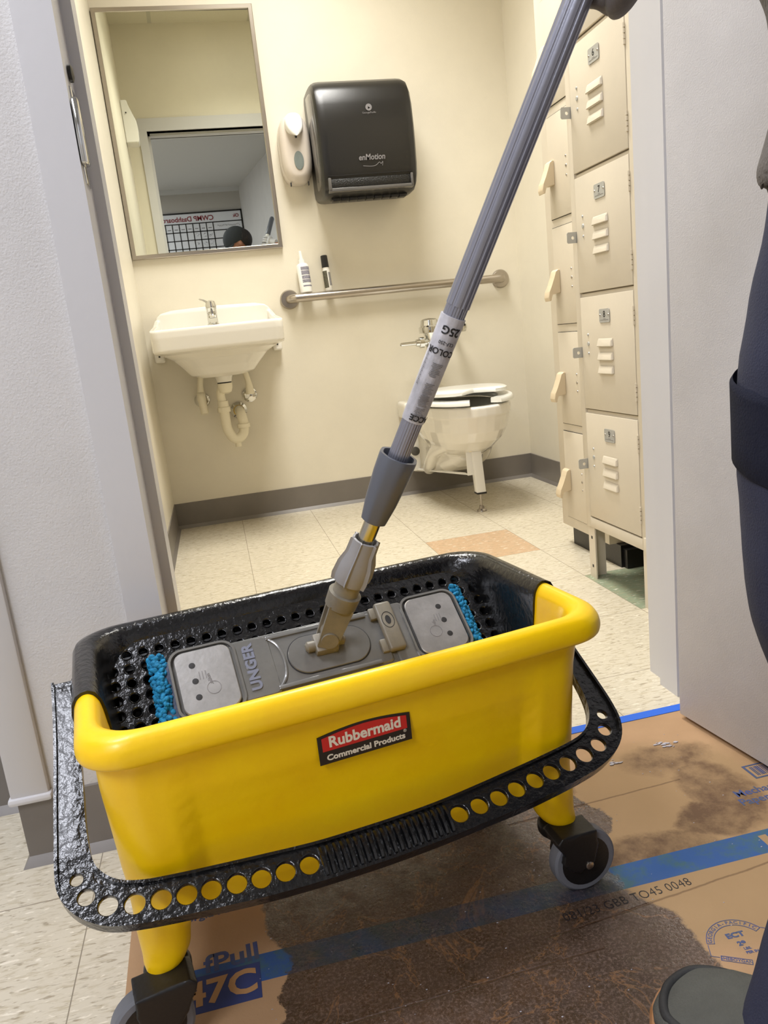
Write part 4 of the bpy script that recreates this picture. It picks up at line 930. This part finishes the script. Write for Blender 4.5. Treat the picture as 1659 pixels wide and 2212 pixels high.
# ---------------------------------------------------------------- lockers
def locker_front():
    X = .0105; y0, y1 = -.945, -.622; zb, zt = .150, 1.945
    t = thing('locker_tower', 'tall beige metal locker tower with slotted doors standing on legs beside the doorway', 'locker', (X, (y0+y1)/2, 0))
    TI = TR(-X, -(y0+y1)/2, 0)
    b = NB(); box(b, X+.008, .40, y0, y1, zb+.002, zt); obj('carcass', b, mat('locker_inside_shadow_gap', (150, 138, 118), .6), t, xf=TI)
    b = NB(); box(b, X, X+.02, y0-.001, y0+.032, zb, zt+.001, .001); box(b, X, X+.02, y1-.024, y1+.001, zb, zt+.001, .001)
    for z in (1.0605, .7715, .4735): box(b, X+.006, X+.02, y0+.03, y1-.022, z-.006, z+.003)
    box(b, X, X+.02, y0+.03, y1-.022, zb, .1785, .0008); box(b, X+.006, X+.02, y0+.03, y1-.022, 1.349, 1.358)
    box(b, X-.004, X+.02, y0-.002, y0+.02, .14, .185, .001)
    for z in (1.645, 1.94): box(b, X, X+.02, y0+.03, y1-.022, z, z+.006)
    obj('frame', b, M_lock, t, xf=TI)
    for yy in (y0, y1-.035):
        b = NB(); box(b, X+.004, X+.008, yy, yy+.036, 0, zb+.01); box(b, X+.008, X+.05, yy+.030, yy+.034, 0, zb+.01); obj('leg', b, M_lock, t, xf=TI)
    for yy in (y0, y1-.035):
        b = NB(); box(b, .38, .384, yy, yy+.035, 0, zb+.01); obj('leg', b, M_lock, t, xf=TI)
    b = NB()
    for z in (.035, .118): box(b, X+.0035, X+.006, y1-.021, y1-.014, z-.004, z+.004)
    obj('leg_hole', b, M_ink, t, xf=TI)
    doors = [(.183, .4680, '9'), (.4800, .7655, '8'), (.7775, 1.0545, '7'), (1.0665, 1.3480, '6'), (1.361, 1.642, None), (1.652, 1.938, None)]
    for z0, z1, num in doors:
        b = NB(); box(b, X-.001, X+.006, y0+.034, y1-.026, z0, z1, .0012); d = obj('locker_door', b, M_lock, t, xf=TI)
        zc = z1-.050
        for k in range(3):
            zz = z1-.114-k*.0335
            b = NB(); ya, yb2 = -.812, -.737
            loft(b, [[(X-.001, ya, zz-.0105), (X-.001, yb2, zz-.0105), (X-.001, yb2, zz+.0105), (X-.001, ya, zz+.0105)], [(X-.009, ya+.002, zz-.0105), (X-.009, yb2-.002, zz-.0105), (X-.006, yb2-.006, zz+.004), (X-.006, ya+.006, zz+.004)]])
            bmesh.ops.bevel(b, geom=b.edges[:], offset=.0015, segments=2, affect='EDGES'); obj('louvre', b, M_lock, d, xf=TI)
        if num:
            b = NB(); loft(b, [[(x, -.776+p[0], zc+p[1]) for p in rrect(.0255, .0165, .004, 4)] for x in (X-.0018, X-.003)]); npl = obj('number_plate', b, M_zinc, d, xf=TI)
            text('lettering', num, .021, M_ink, npl, TI @ basis((0, -1, 0), (0, 0, 1), (-1, 0, 0), (X-.0031, -.776, zc+.003)), ext=.0002, off=.0003)
            b = NB(); box(b, X-.0034, X-.003, -.796, -.756, zc-.0105, zc-.0095)
            box(b, X-.0034, X-.003, -.782, -.770, zc-.0075, zc-.0068); obj('plate_line', b, M_gink, npl, xf=TI)
            b = NB()
            for yy in (-.797, -.755): lathe(b, (X-.003, yy, zc+.002), (-1, 0, 0), [(0, .0028), (.0012, .002)], 10)
            obj('plate_rivet', b, M_steel, npl, xf=TI)
        b = NB()
        for zz, r in ((z1-.094, .0035), (z1-.117, .006), (z1-.141, .0035)): lathe(b, (X-.001, -.684, zz), (-1, 0, 0), [(0, r), (.002, r*.7)], 14)
        obj('rivet', b, M_zinc, d, xf=TI)
        b = NB(); zz = z1-.139
        lo_ = [(X+.002, zz-.013), (X-.024, zz-.013), (X-.027, zz-.010), (X-.027, zz+.011), (X-.024, zz+.014), (X+.002, zz+.014)]
        cm = curve_mesh('hasp', [lo_, circ(X-.011, zz, .0042, 12)], .002, 0, M_zinc, d, TI @ basis((1, 0, 0), (0, 0, 1), (0, -1, 0), (0, -.645, 0)), 0)
        for za in (z1-.055, z0+.055):
            b = NB()
            for k in range(4): cyl(b, (X-.0015, y0+.0335, za-.022+k*.011), (X-.0015, y0+.0335, za-.013+k*.011), .0028, n=10)
            obj('hinge', b, M_lock, d, xf=TI)
locker_front()
def locker_back():
    X = .100; y0, y1 = -.575, -.267; zb, zt = .066, 1.945
    t = thing('locker_tower', 'beige locker tower with plastic pulls, behind the numbered locker tower', 'locker', (X, (y0+y1)/2, 0))
    TI = TR(-X, -(y0+y1)/2, 0)
    b = NB(); box(b, X, XR-.002, y0, y1, zb, zt, .002); obj('carcass', b, M_lock, t, xf=TI)
    b = NB(); box(b, X+.022, XR-.03, -.60, -.295, 0, zb); box(b, X+.030, XR-.03, -.62, -.60, 0, zb-.01); obj('plinth', b, M_blackd, t, xf=TI)
    for k in range(6):
        z0, z1 = .100+k*.301, .100+k*.301+.276
        b = NB(); box(b, X-.0035, X+.002, y0+.005, -.313, z0, z1, .001); d = obj('locker_door', b, M_lock, t, xf=TI)
        b = NB(); box(b, X-.0015, X, y0+.004, -.3118, z0-.0015, z1+.0015); obj('door_gap', b, M_lockd, d, xf=TI)
        zc = z0+.075+.0*k; zt_ = zc+.088
        pr = [(0, zc+.082), (-.006, zc+.084), (-.014, zc+.078), (-.019, zc+.060), (-.027, zc+.040), (-.037, zc+.022), (-.040, zc+.005), (-.037, zc-.006), (-.031, zc-.004), (-.028, zc+.014), (0, zc+.016)]
        b = NB(); loft(b, [[(X-.003+a, -.352, z) for a, z in pr], [(X-.003+a, -.318, z) for a, z in pr]]); bmesh.ops.bevel(b, geom=b.edges[:], offset=.0015, segments=1, affect='EDGES'); obj('pull', b, M_lockp, d, xf=TI)
        b = NB()
        for zz, r in ((zc+.078, .0035), (zc+.053, .005), (zc+.028, .0035)): lathe(b, (X-.003, -.428, zz), (-1, 0, 0), [(0, r), (.002, r*.7)], 14)
        obj('rivet', b, M_steel, d, xf=TI)
locker_back()
rd = tag(obj('tissue_dispenser', b, M_blackd), 'round black dispenser behind the lockers, only its rim showing', 'dispenser') if False else None
b = NB(); lathe(b, (XR-.002, .10, .865), (-1, 0, 0), [(0, .125), (.07, .125), (.085, .115), (.088, .08)], 40)
rd = tag(obj('tissue_dispenser', b, M_blackd), 'round black tissue dispenser on the right wall, mostly hidden by the lockers', 'dispenser')

# ---------------------------------------------------------------- board on the far corridor wall
bd = thing('planning_board', 'large white planning board with black grid lines, seen in the mirror', 'board', (-.24, CY, 2.235))
b = NB(); box(b, -1.75, 0, .0005, .010, -1.0, 0); obj('panel', b, M_board, bd)
b = NB(); box(b, -1.76, .008, .009, .016, -.011, .004); box(b, -.006, .008, .009, .016, -1.0, 0)
for k in range(11): box(b, -1.75, 0, .009, .013, -.117-k*.086, -.107-k*.086)
for k in range(18): box(b, -.313-k*.0725-.010, -.313-k*.0725, .009, .013, -1.0, -.112)
obj('grid_lines', b, M_blk, bd)
BT = Matrix.Rotation(PI, 4, 'Z') @ RX(PI/2)
text('lettering', 'CWMP Dashboard  Tra', .072, M_maroon, bd, TR(-.302, .0135, -.066) @ BT, ext=.0003, off=.0012, align='LEFT', width=.98)
text('lettering', 'Ok', .05, M_maroon, bd, TR(-.06, .0135, -.06) @ BT, ext=.0003, off=.001)
b = NB(); rb = random.Random(3)
for k in range(10):
    xc = -.354-k*.0725; box(b, xc-.018, xc+.018, .0095, .0125, -.170, -.163)
    if k < 3:
        for r_ in range(2):
            for q in range(7):
                xx, zz = xc+rb.uniform(-.022, .014), -.205-.086*r_-rb.uniform(.008, .055); box(b, xx, xx+rb.uniform(.004, .012), .0095, .012, zz, zz+.003)
for q in range(16):
    xx = -.03-q*.0155; zz = -.150+rb.uniform(-.006, .006); box(b, xx-rb.uniform(.005, .011), xx, .0095, .012, zz, zz+.003); box(b, xx-.003, xx, .0095, .012, zz-rb.uniform(.004, .014), zz+.006)
obj('handwriting', b, M_gink, bd)

# ---------------------------------------------------------------- person at the right edge
person = thing('person', 'person in navy cargo trousers, grey sweater, black cap and gloves holding the mop handle', 'person', (-.34, -1.97, 0))
PI_ = TR(.34, 1.97, 0)
def skinmesh(name, V, E, m, vox=.008, extra=None, sub=1):
    me = bpy.data.meshes.new(name); me.from_pydata([v[0] for v in V], E, []); t_ = bpy.data.objects.new(name, me); COL.objects.link(t_)
    md = t_.modifiers.new('skin', 'SKIN'); md.use_smooth_shade = True
    for i, v in enumerate(V):
        sv = me.skin_vertices[0].data[i]; r = v[1]; sv.radius = r if isinstance(r, tuple) else (r, r); sv.use_root = (i == 0)
    sd = t_.modifiers.new('sub', 'SUBSURF'); sd.levels = 2; sd.render_levels = 2
    dg = bpy.context.evaluated_depsgraph_get(); m2 = bpy.data.meshes.new_from_object(t_.evaluated_get(dg)); bpy.data.objects.remove(t_)
    b = NB(); b.from_mesh(m2)
    if extra: join(b, extra)
    me3 = bpy.data.meshes.new(name); b.to_mesh(me3); b.free()
    t_ = bpy.data.objects.new(name, me3); COL.objects.link(t_)
    rm = t_.modifiers.new('rm', 'REMESH'); rm.mode = 'VOXEL'; rm.voxel_size = vox; rm.use_smooth_shade = True
    sm_ = t_.modifiers.new('sm', 'SMOOTH'); sm_.factor = .5; sm_.iterations = 4
    dg = bpy.context.evaluated_depsgraph_get(); m4 = bpy.data.meshes.new_from_object(t_.evaluated_get(dg)); bpy.data.objects.remove(t_)
    m4.transform(PI_)
    return link(name, m4, m, person, 0) if False else link(name, m4, m, person, 80)
UH, LH = at(1.72), at(1.03)
hipN, hipF = Vector((-.345, -2.0, .84)), Vector((-.275, -1.955, .84))
knN, knF = Vector((-.400, -2.008, .50)), Vector((-.246, -1.935, .50)); shinN = Vector((-.395, -2.032, .28))
anN, anF = Vector((-.472, -2.085, .10)), Vector((-.236, -1.975, .10))
pel, chest = Vector((-.325, -1.985, .92)), Vector((-.395, -1.955, 1.20))
neckb, head = Vector((-.455, -1.955, 1.36)), Vector((-.535, -1.985, 1.515))
shN, shF = Vector((-.50, -2.08, 1.30)), Vector((-.315, -1.82, 1.30))
elN, elF = Vector((-.50, -2.02, 1.14)), Vector((-.245, -1.80, 1.36))
wrN = LH+Vector((.075, -.045, .035)); wrF = UH+Vector((.07, .06, -.02))
V = [(pel, (.07, .07)), (chest, (.115, .085)), (neckb, .052), (head+Vector((.03, 0, -.055)), .055), (shN, .06), (elN, .045), (wrN, .028), (shF, .06), (elF, .045), (wrF, .028), (hipN, .065), (knN, .050), (anN, .030), (hipF, .06), (knF, .048), (anF, .032), (shinN, .042)]
E_ = [(0, 1), (1, 2), (2, 3), (2, 4), (4, 5), (5, 6), (2, 7), (7, 8), (8, 9), (0, 10), (10, 11), (11, 16), (16, 12), (0, 13), (13, 14), (14, 15)]
hb = NB()
sph(hb, (0, 0, .02), .085, (1.12, .88, 1.15), 28, 20); sph(hb, (-.030, 0, -.050), .062, (1.1, .92, 1.05), 24, 16)      # cranium, jaw (face towards -x)
lathe(hb, (-.086, 0, .010), (-.35, 0, -1), [(0, .008), (.030, .014), (.040, .012), (.046, .004)], 12)                 # nose
for sg in (-1, 1):
    sph(hb, (.005, sg*.078, -.010), .024, (.75, .35, 1.25), 14, 10); sph(hb, (-.084, sg*.030, .006), .012, (.7, 1.2, .6), 12, 8)
sph(hb, (-.090, 0, -.062), .014, (.7, 1.8, .45), 14, 8)
HM = TR(*head) @ Matrix.Scale(.94, 4) @ RZ(math.radians(8)) @ RY(math.radians(-34)); hb.transform(HM)
skinmesh('body', V, E_, M_skin, .009, hb)
b = NB(); sph(b, (.030, 0, .010), .088, (1.02, .93, 1.02), 24, 14); bmesh.ops.bisect_plane(b, geom=b.verts[:]+b.edges[:]+b.faces[:], plane_co=(.025, 0, 0), plane_no=(1, 0, 0), clear_inner=True); b.transform(HM)
obj('hair', b, M_hair, person, 80, PI_)
b = NB(); sph(b, (0, 0, .030), .097, (1.12, .93, 1.12), 32, 18); bmesh.ops.bisect_plane(b, geom=b.verts[:]+b.edges[:]+b.faces[:], plane_co=(0, 0, .004), plane_no=(.22, 0, 1), clear_inner=True)
vz = []
for i in range(13):
    a = PI-PI*.42+PI*.84*i/12; vz.append((a,))
lo_ = []
for r_, z_ in ((.098, .036), (.125, .036), (.155, .026)):
    lo_.append([(1.1*r_*math.cos(a[0])+(0 if r_ < .1 else 0), .86*.098*math.sin(a[0])*(1 if r_ < .1 else 1.02), z_-.02*abs(math.sin(a[0]))) for a in vz])
top = [[b.verts.new(p) for p in l] for l in lo_]; bot = [[b.verts.new((p[0], p[1], p[2]-.004)) for p in l] for l in lo_]
for A_, B_ in ((top[0], top[1]), (top[1], top[2])):
    for i in range(12): b.faces.new((A_[i], A_[i+1], B_[i+1], B_[i]))
for A_, B_ in ((bot[0], bot[1]), (bot[1], bot[2])):
    for i in range(12): b.faces.new((A_[i], B_[i], B_[i+1], A_[i+1]))
for i in range(12): b.faces.new((top[2][i], top[2][i+1], bot[2][i+1], bot[2][i]))
b.transform(HM); obj('cap', b, M_cap, person, 60, PI_)
# sweater
V = [(pel+Vector((.01, 0, .03)), (.10, .10)), (chest, (.165, .125)), (neckb+Vector((.02, 0, -.04)), (.08, .075)), (shN, .075), (elN, .058), (wrN+(elN-wrN)*.22, .042), (shF, .075), (elF, .058), (wrF+(elF-wrF)*.22, .042)]
hem = NB(); L3 = []
for z, cx_, cy_, rx, ry in ((.842, -.318, -1.985, .118, .13), (.815, -.322, -1.99, .131, .142), (.835, -.322, -1.99, .136, .147), (.86, -.320, -1.99, .132, .143), (.90, -.318, -1.985, .122, .135), (.97, -.315, -1.98, .124, .138), (1.06, -.335, -1.965, .14, .155), (1.14, -.375, -1.955, .150, .165)):
    L3.append([(cx_+rx*(1+.03*math.sin(5*a+z*40))*math.cos(a), cy_+ry*(1+.03*math.sin(4*a+z*30))*math.sin(a), z) for a in [2*PI*i/40 for i in range(40)]])
loft(hem, L3)
skinmesh('sweater', V, [(0, 1), (1, 2), (1, 3), (3, 4), (4, 5), (1, 6), (6, 7), (7, 8)], M_hood, .007, hem)
# trousers: lofted legs with folds, pocket
def legloft(secs, seed):
    b = NB(); L3 = []
    P = [Vector(s[0]) for s in secs]
    n = 40; K = 8; CP = smooth_path(P, K); RR_ = smooth_path([(s[1], s[2], 0) for s in secs], K)
    for p, r in zip(CP, RR_):
        ring_ = []
        for i in range(n):
            a = 2*PI*i/n; f = 1+.045*mnoise.noise(Vector((math.cos(a)*1.6+seed, math.sin(a)*1.6, p.z*7)))+.02*mnoise.noise(Vector((math.cos(a)*3+seed, math.sin(a)*3, p.z*22)))
            ring_.append(p+Vector((math.cos(a)*r.x*f, math.sin(a)*r.y*f, 0)))
        L3.append(ring_)
    loft(b, L3); return b
tb = legloft([((-.325, -1.995, .86), .115, .115), ((-.345, -2.00, .83), .115, .110), ((-.372, -2.02, .78), .113, .110), ((-.395, -2.010, .66), .112, .108), ((-.402, -2.005, .54), .103, .103), ((-.398, -2.01, .44), .101, .102), ((-.378, -2.02, .33), .092, .094), ((-.420, -2.05, .20), .074, .080), ((-.462, -2.08, .12), .080, .084), ((-.478, -2.095, .075), .090, .090)], 1)
t2 = legloft([((-.285, -1.96, .86), .11, .12), ((-.265, -1.945, .80), .098, .105), ((-.252, -1.935, .66), .086, .10), ((-.246, -1.935, .48), .080, .09), ((-.240, -1.95, .30), .074, .085), ((-.236, -1.97, .12), .074, .082), ((-.236, -1.98, .05), .076, .084)], 5); join(tb, t2)
tr_ = obj('trousers', tb, M_navy, person, 70, PI_)
# cargo pocket wrapped on the near leg
b = NB(); L3 = []
for z in (.585, .588, .61, .635, .655, .658, .662):
    f = 1.035 if .588 <= z <= .66 else 1.01
    zz = (z-.54)/.12; cx_ = -.402+.007*zz; rx = .103+.009*zz
    L3.append([(cx_+math.cos(a)*rx*f, -2.006+math.sin(a)*(.103+.005*zz)*f, z-.03*math.cos(a+PI)*0-.035*(a-2.2)/2) for a in [1.9+2.6*i/24 for i in range(25)]])
loft(b, L3, close=False); 
me_t = bmesh.ops.solidify(b, geom=b.faces[:], thickness=.004)
obj('cargo_pocket', b, M_navy, tr_, 50, PI_)
# shoes
def shoe(toe, heel, wf=1.0):
    d = (Vector(toe)-Vector(heel)); Ln = d.length; d.normalize(); n = Vector((-d.y, d.x, 0))*wf; H0 = Vector(heel)
    def sec(s, w, h0, h1, k=1.0, nn_=24, p=2.5):
        out = []
        for i in range(nn_):
            a = 2*PI*i/nn_; c_, s_ = math.cos(a), math.sin(a)
            out.append(H0+d*(s*Ln)+n*(math.copysign(abs(c_)**(2/p), c_)*w)+Vector((0, 0, (h0+h1)/2+math.copysign(abs(s_)**(2/p), s_)*(h1-h0)/2)))
        return out
    z0 = CT+.018
    b = NB(); loft(b, [sec(.0, .018, z0, .075), sec(.02, .030, z0, .090), (sec(.10, .035, z0, .098)), sec(.25, .034, z0, .100), sec(.40, .037, z0, .098), sec(.52, .042, z0, .085), sec(.65, .046, z0, .072), sec(.78, .048, z0, .060), sec(.90, .043, z0, .050), sec(.96, .033, z0, .042), sec(.99, .020, z0, .036)])
    s_ = obj('shoe', b, M_shoe, person, 60, PI_)
    def outl(e, z):
        pts = [(-.005, .0), (.0, .022), (.06, .034), (.2, .036), (.4, .038), (.55, .043), (.7, .048), (.8, .049), (.9, .044), (.965, .032), (1.0, .012), (1.005, 0)]
        L_ = [H0+d*(s*Ln)+n*(w+e if w else 0)+d*(e if s > .9 else (-e if s < .05 else 0))+Vector((0, 0, z)) for s, w in pts]
        R_ = [H0+d*(s*Ln)-n*(w+e)+d*(e if s > .9 else (-e if s < .05 else 0))+Vector((0, 0, z)) for s, w in pts[1:-1]][::-1]
        return L_+R_
    b = NB(); loft(b, [outl(.001, CT+.0005), outl(.003, CT+.004), outl(.003, CT+.018), outl(.001, CT+.024)]); obj('sole', b, M_sole, s_, 40, PI_)
    b = NB(); P = [H0+d*(s*Ln)+n*w+Vector((0, 0, z)) for s, w, z in ((.45, .040, .060), (.6, .040, .055), (.75, .041, .048), (.86, .037, .044), (.93, .026, .042), (.965, 0, .041), (.93, -.026, .042), (.86, -.037, .044), (.75, -.041, .048), (.6, -.040, .055), (.45, -.040, .060))]
    tube(b, P, .0052, 10); obj('toe_welt', b, M_shoed, s_, 60, PI_)
    b = NB(); P = [H0+d*(s*Ln)+n*w+Vector((0, 0, z)) for s, w, z in ((.50, .040, .060), (.51, .030, .082), (.52, .010, .091), (.52, -.010, .091), (.51, -.030, .082), (.50, -.040, .060))]
    tube(b, P, .004, 8); obj('laces_edge', b, M_shoed, s_, 60, PI_)
    return s_
shoe((-.588, -1.955, 0), (-.432, -2.170, 0), 1.14); shoe((-.295, -1.86, 0), (-.222, -2.09, 0))
# gloved hands closed on the pole
def hand(t, side, m, wrist, name='glove', flip=1):
    C = at(t); e1 = (wrist-C); e1 = (e1-ax*e1.dot(ax)).normalized(); e2 = ax.cross(e1)*flip
    ex_ = NB(); r0_ = .0135; parts = []
    for k in range(4):
        off = (k-1.5)*.0195; fr = .0088-(.0012 if k in (0, 3) else 0); ext_ = (3.6, 4.0, 3.9, 3.3)[k]
        pts = [C+ax*off+e1*(r0_+.018)+e2*.022]
        for i in range(8):
            a = .55+ext_*i/8; pts.append(C+ax*off+(e1*math.cos(a)+e2*math.sin(a))*(r0_+fr))
        tube(ex_, pts, lambda q, fr=fr: fr*(1-.22*q), 12, 3)
        sph(ex_, pts[-1], fr*.85, n=10, m=8)
    pts = [C+e1*(r0_+.02)-e2*.02+ax*.01*flip]+[C+ax*(.016+.006*i)*flip+(e1*math.cos(a)-e2*math.sin(a))*(r0_+.011) for i, a in enumerate((.9, 1.5, 2.1, 2.6))]
    tube(ex_, pts, lambda q: .0108*(1-.2*q), 12, 3); sph(ex_, pts[-1], .009, n=10, m=8)
    pm = C+e1*(r0_+.022)
    vs = sph(ex_, (0, 0, 0), 1, (1, 1, 1), 20, 14)
    Mx = basis(e1*.018, e2*.034, ax*.042, pm+e1*.002)
    for v in vs: v.co = Mx @ v.co
    tube(ex_, [pm, pm+(wrist-pm)*.5, wrist], lambda q: .026-.002*q, 16, 3)
    me = bpy.data.meshes.new('h'); ex_.to_mesh(me); ex_.free(); t_ = bpy.data.objects.new('h', me); COL.objects.link(t_)
    rm = t_.modifiers.new('rm', 'REMESH'); rm.mode = 'VOXEL'; rm.voxel_size = .0022; rm.use_smooth_shade = True
    s2 = t_.modifiers.new('sm', 'SMOOTH'); s2.factor = .5; s2.iterations = 3
    dg = bpy.context.evaluated_depsgraph_get(); m4 = bpy.data.meshes.new_from_object(t_.evaluated_get(dg)); bpy.data.objects.remove(t_)
    m4.transform(PI_); return link(name, m4, m, person, 80)
g1 = hand(1.048, 1, M_glove, wrN); g2 = hand(1.72, 1, M_wglove, wrF)
b = NB(); sp_ = [Vector((-.512, -1.80, 1.008)), Vector((-.500, -1.802, 1.020)), Vector((-.485, -1.805, 1.038)), Vector((-.475, -1.80, 1.06)), wrN+Vector((.01, .0, 0))]
tube(b, sp_, lambda q: .0045+.003*q, 10, 4); obj('glove_strap', b, mat('black_strap', (20, 22, 32), .5), g1, 60, PI_)
